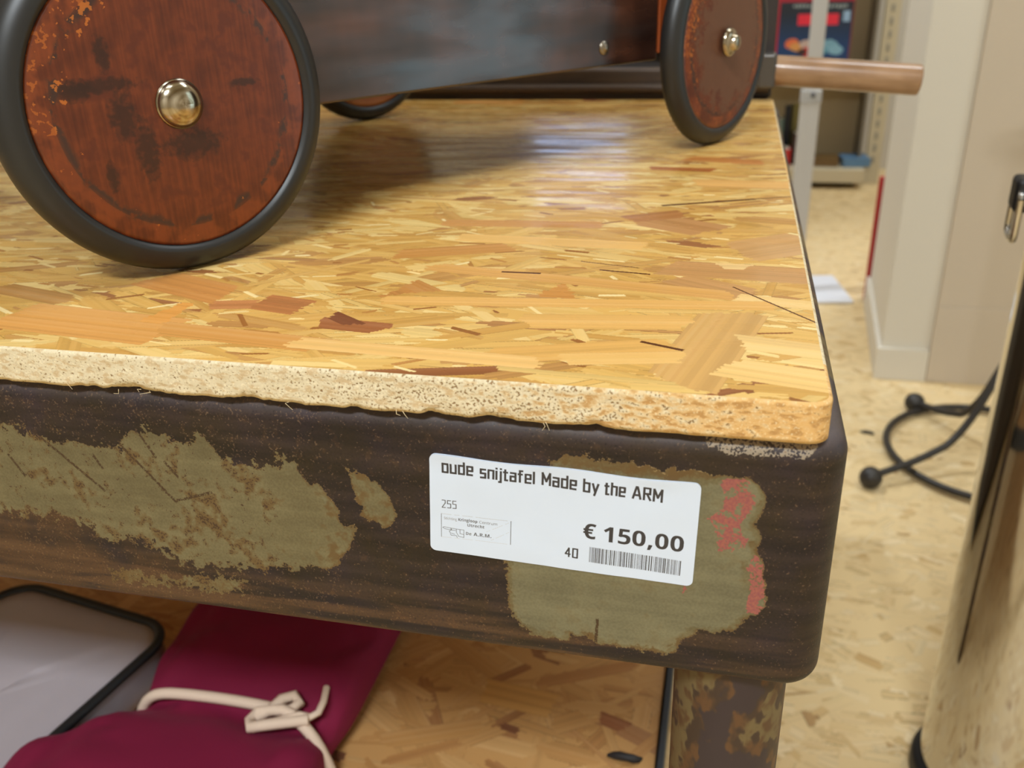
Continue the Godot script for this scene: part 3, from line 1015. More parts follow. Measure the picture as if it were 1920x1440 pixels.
func tabletop(t: Node3D) -> void:
	# the board: upper face and a sawn edge with a rough lower arris
	var x0 := -1.23
	var x1 := 0.0333
	var z0 := -0.893
	var z1 := -0.2434
	var cr := 0.007
	var nz := noise(90.0, FastNoiseLite.TYPE_SIMPLEX_SMOOTH, 3, 11)
	var nl := noise(22.0, FastNoiseLite.TYPE_SIMPLEX_SMOOTH, 2, 12)
	var ring := []     # outline points with outward direction
	var x := x0
	while x < -0.45:
		ring.append([Vector2(x, z1), Vector2(0, 1)])
		x += 0.02
	while x < x1 - cr:
		ring.append([Vector2(x, z1), Vector2(0, 1)])
		x += 0.0012
	for i in 9:
		var a := PI / 2 * i / 8.0
		ring.append([Vector2(x1 - cr + cr * sin(a), z1 - cr + cr * cos(a)), Vector2(sin(a), cos(a))])
	var z := z1 - cr - 0.004
	while z > z0:
		ring.append([Vector2(x1, z), Vector2(1, 0)])
		z -= 0.01
	ring.append([Vector2(x1, z0), Vector2(1, 0)])
	ring.append([Vector2(x1, z0), Vector2(0, -1)])
	ring.append([Vector2(x0, z0), Vector2(0, -1)])
	ring.append([Vector2(x0, z0), Vector2(-1, 0)])
	ring.append([Vector2(x0, z1), Vector2(-1, 0)])
	var levels := []
	for i in 6:
		var a := PI / 2 * i / 5.0
		levels.append(Vector2(-0.0012 + 0.0012 * sin(a), TOP - 0.0012 + 0.0012 * cos(a)))
	for k in 9:
		levels.append(Vector2(0, TOP - 0.0022 - 0.0107 * k / 8.0))
	levels.append(Vector2(-0.004, TOP - 0.0131))
	var rows := []
	var uvs := []
	for k in levels.size():
		var row := PackedVector3Array()
		var uv := PackedVector2Array()
		var down := clampf((k - 5) / 9.0, 0, 1)
		for p in ring:
			var at: Vector2 = p[0]
			var n: Vector2 = p[1]
			var rough := 0.0
			var dy := 0.0
			if n.y > 0.9 and k > 4:
				var calm := smoothstep(0.03, -0.06, at.x)
				rough = (nz.get_noise_2d(at.x, levels[k].y * 1.6) * 0.0007 + nl.get_noise_2d(at.x, levels[k].y) * 0.0005) * calm * (0.4 + down)
				if k >= 13:
					dy = maxf(0.0, nl.get_noise_2d(at.x * 1.5, 3.0) * 0.0022 + nz.get_noise_2d(at.x, 7.0) * 0.001) * calm
					rough -= dy * 0.4
			var q: Vector2 = at + n * (levels[k].x + rough)
			row.append(Vector3(q.x, levels[k].y + dy, q.y))
			var run: float = at.x if absf(n.y) > 0.5 else 0.03 - at.y + z1
			uv.append(Vector2((run + 0.28) / 0.34, (TOP - levels[k].y) / 0.0131))
		rows.append(row)
		uvs.append(uv)
	var s := Shape.new()
	s.grid(rows, uvs)
	var em := tex_mat(chip_edge_picture(), 0.85, 0.0, 0.3, 0.09)
	var face := Shape.new()
	var fx := [x0, -0.8, -0.4, x1 - cr, x1 - 0.0012]
	# flat upper face: a fan of strips along x, and the rounded corner
	var back := PackedVector3Array()
	var front := PackedVector3Array()
	var ub := PackedVector2Array()
	var uf := PackedVector2Array()
	for p in ring:
		if p[1].y > -0.01 and not (p[1].x > 0.9 and p[0].y < z1 - cr - 0.001) and p[1].x >= 0.0:
			var q: Vector2 = p[0] - p[1] * 0.0012
			front.append(Vector3(q.x, TOP, q.y))
			back.append(Vector3(q.x, TOP, z0))
			uf.append(Vector2(q.x, q.y))
			ub.append(Vector2(q.x, z0))
	face.grid([back, front], [ub, uf], false, Vector3.UP)
	for i in face.N.size():
		face.N[i] = Vector3.UP
	# picture of the strands: 0.52 m by 0.66 m, the camera's side of the board
	var px := 3400.0
	var w := 1792
	var h := 2048
	var tones := [rgb(222, 174, 94), rgb(238, 203, 130), rgb(207, 156, 80), rgb(190, 138, 80), rgb(150, 94, 54)]
	var im := strand_board(w, h, px / 1000.0, 3900, tones, 0.42, 23, 18, 85, 0.66)
	var r := RandomNumberGenerator.new()
	r.seed = 8
	for k in 900:
		var sliver: Color = [rgb(248, 220, 156), rgb(244, 210, 140), rgb(160, 104, 52), rgb(190, 134, 70)][r.randi() % 4]
		strand(im, Vector2(r.randf() * w, r.randf() * h), r.randf_range(4, 18) * px / 1000, r.randf_range(0.6, 1.8) * px / 1000, r.randfn(0, 0.4), sliver, r, 0.95, 0.8)
	# strands that stand out: x, z, length mm, width mm, turn, tone
	for f in [[-0.024, -0.437, 40, 24, 0.5, rgb(194, 140, 84)], [-0.036, -0.452, 30, 14, -0.5, rgb(186, 126, 72)], [0.022, -0.405, 40, 30, -0.6, rgb(208, 158, 98)], [0.006, -0.365, 62, 20, 0.08, rgb(202, 150, 92)], [-0.004, -0.345, 34, 14, 0.5, rgb(204, 152, 94)],
			[0.004, -0.372, 12, 7, 0.0, rgb(238, 198, 132)], [0.020, -0.330, 30, 9, 0.2, rgb(238, 198, 128)], [-0.003, -0.283, 66, 23, 1.80, rgb(214, 166, 98)], [-0.055, -0.318, 150, 9, -0.10, rgb(228, 174, 96)],
			[-0.06, -0.345, 130, 10, 0.16, rgb(222, 166, 92)], [-0.04, -0.30, 60, 14, -0.12, rgb(230, 178, 100)], [-0.045, -0.272, 64, 13, -0.3, rgb(224, 172, 94)], [0.022, -0.262, 40, 15, 0.22, rgb(240, 196, 122)], [0.024, -0.285, 34, 12, 0.18, rgb(242, 200, 128)], [-0.03, -0.268, 40, 9, -0.2, rgb(232, 184, 108)],
			[-0.0622, -0.3313, 9, 16, 0.02, rgb(206, 142, 70)], [-0.1295, -0.2826, 26, 10, 0.1, rgb(164, 102, 60)], [-0.135, -0.288, 14, 6, 0.6, rgb(132, 80, 52)], [-0.166, -0.300, 22, 16, 0.2, rgb(190, 124, 72)], [-0.185, -0.297, 18, 9, -0.2, rgb(198, 132, 78)],
			[-0.1232, -0.3226, 8, 22, 0.7, rgb(196, 136, 72)], [-0.215, -0.315, 46, 20, 0.35, rgb(206, 142, 76)], [-0.23, -0.27, 74, 26, 0.1, rgb(220, 158, 84)], [-0.165, -0.266, 70, 12, 0.1, rgb(214, 154, 82)], [-0.205, -0.285, 8, 22, 0.1, rgb(226, 158, 78)], [-0.10, -0.262, 90, 9, 0.05, rgb(238, 190, 116)],
			[-0.12, -0.38, 52, 14, -0.35, rgb(204, 144, 76)], [-0.08, -0.40, 90, 12, 0.05, rgb(236, 186, 108)], [-0.10, -0.43, 80, 12, -0.06, rgb(206, 146, 80)], [0.01, -0.53, 60, 20, 0.05, rgb(230, 176, 100)], [-0.005, -0.60, 50, 14, 0.2, rgb(198, 128, 64)], [-0.03, -0.57, 40, 10, 0.1, rgb(176, 104, 52)]]:
		strand(im, Vector2((f[0] + 0.49) * px, (f[1] + 0.845) * px), f[2] * px / 1000, f[3] * px / 1000, f[4], f[5], r, 0.92, 0.06)
	# dark splits
	for f in [[-0.033, -0.4754, 0.012, -0.494, 3.0], [0.0, -0.489, 0.034, -0.503, 1.4], [-0.06, -0.371, -0.035, -0.365, 0.7], [0.004, -0.345, 0.0325, -0.310, 0.8], [-0.09, -0.352, -0.075, -0.352, 1.6], [-0.025, -0.283, -0.012, -0.278, 1.6], [-0.05, -0.36, -0.03, -0.357, 1.3]]:
		stroke(im, Vector2((f[0] + 0.49) * px, (f[1] + 0.845) * px), Vector2((f[2] + 0.49) * px, (f[3] + 0.845) * px), f[4] * px / 1000, rgb(92, 52, 26))
	var tm := tex_mat(im, 0.22, 0.0, 0.34, 0.006)
	tm.uv1_scale = Vector3(px / w, px / h, 1)
	tm.uv1_offset = Vector3(0.49 * px / w, 0.845 * px / h, 0)
	var streak := Image.create_from_data(1024, 1024, false, Image.FORMAT_L8, grey(noise(0.03, FastNoiseLite.TYPE_SIMPLEX_SMOOTH, 4, 88), 1024, 1024, 7))
	streak.adjust_bcs(1.0, 0.9, 1.0)
	tm.roughness = 0.52
	tm.roughness_texture = ImageTexture.create_from_image(streak)
	tm.roughness_texture_channel = BaseMaterial3D.TEXTURE_CHANNEL_RED
	var top := put("tabletop", face, tm, t)
	top.set_meta("label", "varnished strand board top")
	put("board_edge", s, em, top).set_meta("label", "rough sawn edge of the strand board")
	# loose fibres torn out of the lower arris
	var fib := Shape.new()
	for k in 9:
		var fx0 := r.randf_range(-0.24, -0.02)
		var q := Vector3(fx0, TOP - 0.0128 + r.randf_range(0, 0.001), z1 + 0.0002)
		fib.tube([q, q + Vector3(r.randf_range(-0.0012, 0.0012), r.randf_range(-0.0016, 0.0004), 0.0006), q + Vector3(r.randf_range(-0.003, 0.003), r.randf_range(-0.0024, 0.001), 0.0014)], [0.00014, 0.0001, 0.00005], 5)
	var fo := put("wood_fibres", fib, mat(rgb(222, 200, 158), 0.8), top)
	fo.set_meta("kind", "stuff")

# ---------------------------------------------------------------- price sticker
func sticker() -> void:
	var tl := Vector3(-0.0900, 0.7368, 0)
	var tr := Vector3(-0.0022, 0.7345, 0)
	var br := Vector3(-0.0031, 0.6960, 0)
	var bl := Vector3(-0.0922, 0.6990, 0)
	var nr := 30
	var nc := 60
	var rows := []
	var uvs := []
	var wav := noise(38.0, FastNoiseLite.TYPE_SIMPLEX_SMOOTH, 2, 4)
	for k in nr + 1:
		var row := PackedVector3Array()
		var uv := PackedVector2Array()
		var v := k / float(nr)
		var fine := 2.3 / 38.6
		if k <= 7:
			v = fine * (1.0 - cos(PI / 2 * k / 7.0))
		elif k >= nr - 7:
			v = 1.0 - fine * (1.0 - cos(PI / 2 * (nr - k) / 7.0))
		else:
			v = lerpf(fine, 1.0 - fine, (k - 7) / float(nr - 14))
		# rounded corners: pull the ends of the outer rows in
		var dv := minf(v, 1 - v) * 38.6
		var pull := 0.0
		if dv < 2.2:
			pull = (2.2 - sqrt(maxf(0.0, 2.2 * 2.2 - (2.2 - dv) ** 2))) / 89.0
		for c in nc + 1:
			var u := lerpf(pull, 1.0 - pull, c / float(nc))
			var p := tl.lerp(tr, u).lerp(bl.lerp(br, u), v)
			var edge := smoothstep(0.12, 0.0, v)
			p.z = -0.2453 + 0.00012 + wav.get_noise_2d(u * 0.09, v * 0.04) * 0.00022 + 0.0002 + edge * 0.0004 * (0.5 + 0.5 * sin(u * 17.0))
			p.y += edge * 0.00035 * sin(u * 13.0 + 1.0)
			row.append(p)
			uv.append(Vector2(u, v))
		rows.append(row)
		uvs.append(uv)
	var s := Shape.new()
	s.grid(rows, uvs, false, Vector3(0, 0, 1))
	var rim := []
	for k in nr + 1:
		rim.append(rows[k][nc])
	# the paper's own thickness, a rim folded back to the steel
	var outline := []
	for c in nc + 1:
		outline.append(rows[0][c])
	for k in range(1, nr + 1):
		outline.append(rows[k][nc])
	for c in range(nc - 1, -1, -1):
		outline.append(rows[nr][c])
	for k in range(nr - 1, -1, -1):
		outline.append(rows[k][0])
	var low := []
	var bu := []
	for p in outline:
		low.append(Vector3(p.x, p.y, -0.24555))
		bu.append(Vector2(0.5, 0.4))
	s.grid([outline, low], [bu, bu], true)
	var o := put("price_sticker", s, M.sticker)
	tag(o, "white paper price sticker with black lettering and a bar code on the rusty front rail", "sticker")

# ---------------------------------------------------------------- cart
func wheel(root: Node3D, at: Vector3, r: float, picture: StandardMaterial3D, side: float, wide := 1.0, steer := 0.0) -> void:
	var k := r / 0.07
	var prof := [Vector2(0, 0.0092), Vector2(0.02, 0.0092), Vector2(0.045, 0.0092), Vector2(0.0565, 0.0090), Vector2(0.0580, 0.0084), Vector2(0.0588, 0.0070), Vector2(0.0588, -0.0070), Vector2(0.0580, -0.0084), Vector2(0.0555, -0.009), Vector2(0.02, -0.0092), Vector2(0, -0.0092)]
	for i in prof.size():
		prof[i] = Vector2(prof[i].x * k, prof[i].y * wide)
	var s := Shape.new().lathe(prof, 96, 0.0588 * k)
	var w := put("wheel", s, picture, root, at)
	if side < 0:
		w.rotation.y = PI
	w.rotation.y += steer
	prof = []
	for q in [Vector2(0.0580, 0.0078), Vector2(0.0594, 0.0098), Vector2(0.0612, 0.0103), Vector2(0.0640, 0.0096), Vector2(0.0668, 0.0080), Vector2(0.0688, 0.0052), Vector2(0.0698, 0.0022), Vector2(0.0700, 0.0), Vector2(0.0698, -0.0022), Vector2(0.0688, -0.0052), Vector2(0.0668, -0.008), Vector2(0.064, -0.0096), Vector2(0.0612, -0.0103), Vector2(0.0594, -0.0098), Vector2(0.058, -0.0078), Vector2(0.058, 0.0078)]:
		prof.append(Vector2(q.x * k, q.y * wide))
	put("tyre", Shape.new().lathe(prof, 120), M.rubber, w)
	prof = [Vector2(0.0099, 0.0090), Vector2(0.0099, 0.0098), Vector2(0.0093, 0.0099), Vector2(0.0093, 0.0104), Vector2(0.0088, 0.0116), Vector2(0.0076, 0.0129), Vector2(0.0060, 0.0138), Vector2(0.0040, 0.0145), Vector2(0.0020, 0.0148), Vector2(0, 0.0149)]
	if k < 0.97:
		prof = [Vector2(0.0092, 0.0090), Vector2(0.0092, 0.0100), Vector2(0.0084, 0.0112), Vector2(0.0070, 0.0122), Vector2(0.0052, 0.0126), Vector2(0.0050, 0.0146), Vector2(0.0040, 0.0158), Vector2(0.0020, 0.0164), Vector2(0, 0.0166)]
	put("hubcap", Shape.new().lathe(prof, 40), M.nickel, w).set_meta("label", "domed metal hubcap")

func cart() -> void:
	var o := thing("toy_cart", "old wooden toy cart with rubber tyred wheels on the table top", "toy cart", CART, 0.9810)
	var da := tex_mat(disc_picture(14, 0.0, 0.0), 0.34)
	var db := tex_mat(disc_picture(29, 0.85, 0.12), 0.34)
	for m in [da, db]:
		m.clearcoat_enabled = true
		m.clearcoat = 0.12
		m.clearcoat_roughness = 0.3
	var dc := tex_mat(grain_picture(256, 256, Vector3(196, 122, 62), Vector3(150, 84, 38), 57), 0.4)
	wheel(o, Vector3(0.012, 0.0696, 0), 0.0696, da, 1)
	wheel(o, Vector3(0.394, 0.0668, 0), 0.0668, db, 1, 0.74, 0.13)
	wheel(o, Vector3(0.314, 0.0685, -0.305), 0.0685, dc, -1)
	wheel(o, Vector3(-0.06, 0.0702, -0.305), 0.0702, da, -1)
	var body := grain_picture(1024, 256, Vector3(92, 58, 44), Vector3(20, 14, 13), 51, 0.04)
	var bm := tex_mat(body, 0.36, 0.0, 0.55)
	bm.uv1_scale = Vector3(2.4, 4, 1)
	var br := Image.create_from_data(1024, 256, false, Image.FORMAT_L8, grey(noise(0.035, FastNoiseLite.TYPE_SIMPLEX_SMOOTH, 4, 91), 1024, 256, 10))
	bm.roughness = 0.66
	bm.roughness_texture = ImageTexture.create_from_image(br)
	bm.roughness_texture_channel = BaseMaterial3D.TEXTURE_CHANNEL_RED
	bm.clearcoat_enabled = true
	bm.clearcoat = 0.45
	bm.clearcoat_roughness = 0.16
	put("side_board", Shape.new().box(Vector3(0.40, 0.16, 0.012), Vector3(0.153, 0.138, -0.024), 0.0015), bm, o).set_meta("label", "dark stained side board")
	put("side_board", Shape.new().box(Vector3(0.40, 0.12, 0.012), Vector3(0.153, 0.158, -0.245), 0.0015), bm, o)  # out of view, set back to shade the table beneath the cart
	var em := tex_mat(grain_picture(256, 256, Vector3(176, 84, 34), Vector3(104, 46, 22), 55), 0.4)
	put("corner_strip", Shape.new().box(Vector3(0.011, 0.15, 0.016), Vector3(0.3595, 0.137, -0.0255), 0.0012), em, o).set_meta("label", "lighter orange brown corner strip")
	put("end_board", Shape.new().box(Vector3(0.012, 0.10, 0.22), Vector3(0.3605, 0.162, -0.142), 0.0012), em, o)
	put("end_board", Shape.new().box(Vector3(0.012, 0.10, 0.22), Vector3(-0.0535, 0.162, -0.142), 0.0012), em, o)
	put("floor_board", Shape.new().box(Vector3(0.39, 0.01, 0.208), Vector3(0.153, 0.12, -0.1345), 0.001), bm, o)  # unseen too, raised so the cool sheen reaches the table top
	for p in [[0.012, 0.0702, -0.1525, 0.30], [0.387, 0.0668, -0.075, 0.15], [0.314, 0.0685, -0.235, 0.14], [-0.06, 0.0702, -0.235, 0.14]]:
		put("axle", Shape.new().tube([Vector3(p[0], p[1], p[2] - p[3] / 2), Vector3(p[0], p[1], p[2] + p[3] / 2)], 0.004, 14), M.steel_dark, o)
	for p in [[0.387, -0.075], [0.012, -0.08]]:
		put("axle_block", Shape.new().box(Vector3(0.03, 0.04, 0.10), Vector3(p[0] - (0.02 if p[0] > 0.1 else -0.0), 0.084, p[1] - 0.006), 0.002), bm, o)
	var prof := [Vector2(0.0042, 0.0), Vector2(0.0042, 0.0008), Vector2(0.0034, 0.0016), Vector2(0.0026, 0.0012), Vector2(0.0022, 0.0020), Vector2(0.001, 0.0026), Vector2(0, 0.0027)]
	put("screw", Shape.new().lathe(prof, 20), mat(rgb(150, 140, 126), 0.3, 1.0), o, Vector3(0.3003, 0.0692, -0.0181)).set_meta("label", "round metal screw head")

# ---------------------------------------------------------------- cloth on the lower shelf
func bundle() -> void:
	var o := thing("cloth_bundle", "folded burgundy cloth bundle tied with cream tape on the lower shelf", "bundle", Vector3(-0.35, 0.34, -0.45))
	var nw := noise(14.0, FastNoiseLite.TYPE_SIMPLEX_SMOOTH, 2, 6)
	var rows := []
	var nv := 70
	var nu := 40
	for k in nv + 1:
		var v := k / float(nv)
		var z := lerpf(-0.66, -0.28, v)
		var waist := exp(-((z + 0.448) / 0.022) ** 2)
		# left and right outlines
		var xl := lerpf(-0.437, -0.424, smoothstep(-0.60, -0.46, z))
		xl = lerpf(xl, -0.468, smoothstep(-0.45, -0.37, z)) + 0.006 * waist
		var xr := -0.254 - 0.006 * waist
		var h := 0.052 - 0.012 * waist + 0.006 * smoothstep(-0.44, -0.36, z)
		var end := sqrt(clampf(minf(v, 1 - v) * 14.0, 0, 1))
		var row := PackedVector3Array()
		for c in nu + 1:
			var a := TAU * (c % nu) / nu
			var ex := signf(cos(a)) * absf(cos(a)) ** 0.42
			var ey := signf(sin(a)) * absf(sin(a)) ** 0.55
			var x := lerpf(xl, xr, ex * 0.5 + 0.5)
			var y := (ey * 0.5 + 0.5) * h * end
			if ey > 0:
				y += nw.get_noise_2d(x * 1.6 + z * 0.7, z * 0.6 - x) * 0.006 * end
				y -= 0.004 * waist * absf(sin(x * 210.0))
			row.append(Vector3(x + 0.35, maxf(y, 0.0004), z + 0.45))
		rows.append(row)
	var s := Shape.new()
	s.grid(rows, [], true)
	var m := mat(rgb(124, 26, 58), 0.75, 0.0, 0.3)
	m.rim_enabled = true
	m.rim = 0.3
	m.rim_tint = 0.7
	put("cloth", s, m, o).set_meta("label", "burgundy cloth")
	var tape := mat(rgb(222, 198, 176), 0.8)
	# tape round the waist with a bow
	var path := []
	for k in 41:
		var t := k / 40.0
		var x := lerpf(-0.4235, -0.2535, t)
		var up := 0.043 * (1.0 - absf(2 * t - 1) ** 9) + 0.002
		path.append(Vector3(x + 0.35, up + 0.0015, -0.447 + 0.012 * smoothstep(0.7, 1.0, t) - 0.006 * sin(t * PI) + 0.45))
	var st := Shape.new().tube(path, 0.0042, 10)
	put("tape", st, tape, o)
	var bow := Shape.new()
	var y := 0.0475
	for loop in [
		[[-0.306, -0.445], [-0.300, -0.458], [-0.292, -0.463], [-0.286, -0.458], [-0.290, -0.450], [-0.300, -0.447], [-0.312, -0.443], [-0.315, -0.436], [-0.310, -0.428], [-0.300, -0.432], [-0.284, -0.440], [-0.272, -0.444]],
		[[-0.309, -0.428], [-0.296, -0.437], [-0.280, -0.446], [-0.272, -0.447], [-0.268, -0.452], [-0.268, -0.462], [-0.272, -0.476]],
		[[-0.312, -0.440], [-0.304, -0.446], [-0.294, -0.448], [-0.284, -0.446]]]:
		var raw := Curve3D.new()
		var i := 0
		for q in loop:
			raw.add_point(Vector3(q[0] + 0.35, y + 0.003 * absf(sin(i * 0.9)), q[1] + 0.45))
			i += 1
		var pts := []
		for p in raw.tessellate(3, 4):
			pts.append(p)
		bow.tube(pts, 0.0042 if loop.size() != 7 else 0.0026, 8)
	put("bow", bow, tape, o).set_meta("label", "cream bow knot")

func bag() -> void:
	var o := thing("zip_bag", "grey satin zip bag with dark piping lying on the lower shelf beside the burgundy bundle", "bag", Vector3(-0.547, 0.34, -0.395))
	var nw := noise(10.0, FastNoiseLite.TYPE_SIMPLEX_SMOOTH, 3, 16)
	var hx := 0.092
	var hz := 0.145
	var cr := 0.03
	var outline := []
	for q in [[1, -1, -PI / 2], [1, 1, 0.0], [-1, 1, PI / 2], [-1, -1, PI]]:
		for i in 9:
			var a: float = q[2] + PI / 2 * i / 8.0
			outline.append(Vector2(q[0] * (hx - cr) + cr * cos(a), q[1] * (hz - cr) + cr * sin(a)))
	var path := PackedVector2Array(outline)
	path.append(outline[0])
	# inflate between two seams
	var rows := []
	for k in 15:
		var t := k / 14.0
		var lift := 0.046
		var y := 0.0
		var shrink := 1.0
		if k <= 2:
			y = 0.001
			shrink = [0.0, 0.6, 0.97][k]
		elif k <= 7:
			y = lerpf(0.004, 0.040, (k - 3) / 4.0)
			shrink = 1.0 + 0.012 * sin((k - 3) / 4.0 * PI)
		else:
			var f := (k - 7) / 7.0
			shrink = 1.0 - f
			y = 0.040 + (lift - 0.040) * (1.0 - (1.0 - f) ** 3)
		var row := PackedVector3Array()
		for p in path:
			var q := p * shrink
			var w := nw.get_noise_2d(q.x * 2.0, q.y * 1.4) * 0.008 * minf(1.0, (k - 8) * 0.4) if k > 8 else 0.0
			row.append(Vector3(q.x, y + w, q.y))
		rows.append(row)
	var s := Shape.new()
	s.grid(rows, [], true)
	var m := mat(rgb(176, 168, 174), 0.42, 0.0, 0.6)
	m.rim_enabled = true
	m.rim = 0.5
	put("cloth_shell", s, m, o)
	var pipe := []
	for p in path:
		pipe.append(Vector3(p.x, 0.041, p.y))
	put("piping", Shape.new().tube(pipe, 0.0042, 8, false), mat(rgb(24, 26, 28), 0.5), o).set_meta("label", "dark piping along the seam")
	o.rotation.y = -0.17

# ---------------------------------------------------------------- steel bin
func bin() -> void:
	var o := thing("steel_bin", "tall narrow polished steel bin with a dark foot ring, at the right edge", "bin", Vector3(0.3375, 0, -0.8645))
	var up := Basis(Vector3.RIGHT, -PI / 2)
	var prof := [Vector2(0.0750, 0.026), Vector2(0.0750, 0.2), Vector2(0.0750, 0.4), Vector2(0.0750, 0.6), Vector2(0.0750, 0.735), Vector2(0.0740, 0.740), Vector2(0.0710, 0.742), Vector2(0.0680, 0.740), Vector2(0.0680, 0.5), Vector2(0.0680, 0.03)]
	put("shell", Shape.new().lathe(prof, 128).move(Transform3D(up, Vector3.ZERO)), M.chrome, o).set_meta("label", "polished steel shell")
	prof = [Vector2(0.0, 0.004), Vector2(0.0730, 0.0), Vector2(0.0820, 0.001), Vector2(0.0830, 0.006), Vector2(0.0830, 0.020), Vector2(0.0810, 0.026), Vector2(0.0750, 0.029), Vector2(0.0, 0.03)]
	put("foot_ring", Shape.new().lathe(prof, 96).move(Transform3D(up, Vector3.ZERO)), M.black, o)
	# side handle: black mount with a hanging loop of bright wire
	var away := Vector3(-1.0, 0, -0.1).normalized()
	var side := away.cross(Vector3.UP)
	var at := away * 0.070 + Vector3(0, 0.70, 0)
	var mount := Shape.new().box(Vector3(0.03, 0.03, 0.026), Vector3.ZERO, 0.005)
	mount.move(Transform3D(Basis(side, Vector3.UP, -away), at + away * 0.012 + Vector3(0, -0.012, 0)))
	put("handle_mount", mount, M.black, o)
	var loop := []
	for q in [[-0.018, 0.0], [-0.018, -0.03], [-0.016, -0.036], [-0.010, -0.038], [0.010, -0.038], [0.016, -0.036], [0.018, -0.03], [0.018, 0.0], [0.014, 0.006], [-0.014, 0.006], [-0.018, 0.0]]:
		loop.append(at + away * 0.020 + side * q[0] + Vector3(0, q[1] - 0.014, 0))
	put("handle", Shape.new().tube(loop, 0.003, 10, false), M.chrome, o).set_meta("label", "bright wire loop handle")

# ---------------------------------------------------------------- wrought iron stand
func iron_stand() -> void:
	var c := Vector3(0.525, 0, -1.685)
	var o := thing("umbrella_stand", "dark wrought iron stand with ball feet and a floor ring, behind the steel bin", "stand", c)
	var ring := []
	for k in 49:
		var a := TAU * k / 48.0
		ring.append(Vector3(cos(a) * 0.19, 0.012, sin(a) * 0.195))
	put("floor_ring", Shape.new().tube(ring, 0.0068, 10, false), M.iron, o)
	var legs := [[Vector3(0.286, 0.02, -1.53), 0.165], [Vector3(0.413, 0.02, -1.87), 0.165], [Vector3(0.70, 0.02, -1.87), 0.165], [Vector3(0.73, 0.02, -1.53), 0.165]]
	for leg in legs:
		var foot: Vector3 = leg[0] - c
		var cv := Curve3D.new()
		var flat := Vector3(foot.x, 0, foot.z)
		cv.add_point(foot + Vector3(0, 0.002, 0), Vector3.ZERO, -flat * 0.22 + Vector3(0, 0.004, 0))
		cv.add_point(flat * 0.42 + Vector3(0, 0.050, 0), flat * 0.2 + Vector3(0, -0.018, 0), -flat * 0.18 + Vector3(0, 0.03, 0))
		cv.add_point(flat * 0.06 + Vector3(0, 0.20, 0), flat * 0.08 + Vector3(0, -0.05, 0), Vector3.ZERO)
		var pts := []
		for p in cv.tessellate(4, 3):
			pts.append(p)
		var l := put("leg", Shape.new().tube(pts, 0.0068, 10), M.iron, o)
		put("ball_foot", Shape.new().ball(foot, 0.0205, 24), M.iron, l)
	put("post", Shape.new().tube([Vector3(0, 0.15, 0), Vector3(0, 0.23, 0), Vector3(0, 0.232, 0), Vector3(0.0, 0.75, 0)], [0.012, 0.017, 0.010, 0.010], 14), M.iron, o)
	var top := []
	for k in 33:
		var a := TAU * k / 32.0
		top.append(Vector3(cos(a) * 0.045, 0.745, sin(a) * 0.045))
	var hoop := Shape.new().tube(top, 0.006, 10, false)
	hoop.tube([Vector3(-0.045, 0.745, 0), Vector3(0.045, 0.745, 0)], 0.005, 8)
	put("top_hoop", hoop, M.iron, o)

func display_stand() -> void:
	var o := thing("display_stand", "white metal display stand with a telescopic flat post on a square foot plate", "stand", Vector3(0.193, 0, -2.66))
	var p := Shape.new().box(Vector3(0.30, 0.008, 0.235), Vector3.ZERO, 0.003)
	p.move(Transform3D(Basis(Vector3.UP, 0.16), Vector3(0.0, 0.006, 0.025)))
	put("foot_plate", p, mat(rgb(226, 226, 230), 0.25), o)  # paler than the posts: its bright reflection is put into the colour
	put("lower_post", Shape.new().box(Vector3(0.050, 0.56, 0.03), Vector3(0, 0.288, 0.04), 0.004), M.white_metal, o)
	put("upper_post", Shape.new().box(Vector3(0.038, 0.95, 0.02), Vector3(0, 1.02, 0.04), 0.003), M.white_metal, o)
	var c := put("collar", Shape.new().box(Vector3(0.054, 0.035, 0.034), Vector3(0, 0.551, 0.04), 0.004), mat(rgb(180, 178, 174), 0.4), o)
	put("clamp_screw", Shape.new().lathe([Vector2(0.006, 0), Vector2(0.006, 0.003), Vector2(0.003, 0.005), Vector2(0, 0.005)], 14).move(Transform3D(Basis(), Vector3(0.004, 0.556, 0.057))), mat(rgb(90, 90, 92), 0.4, 0.8), c)

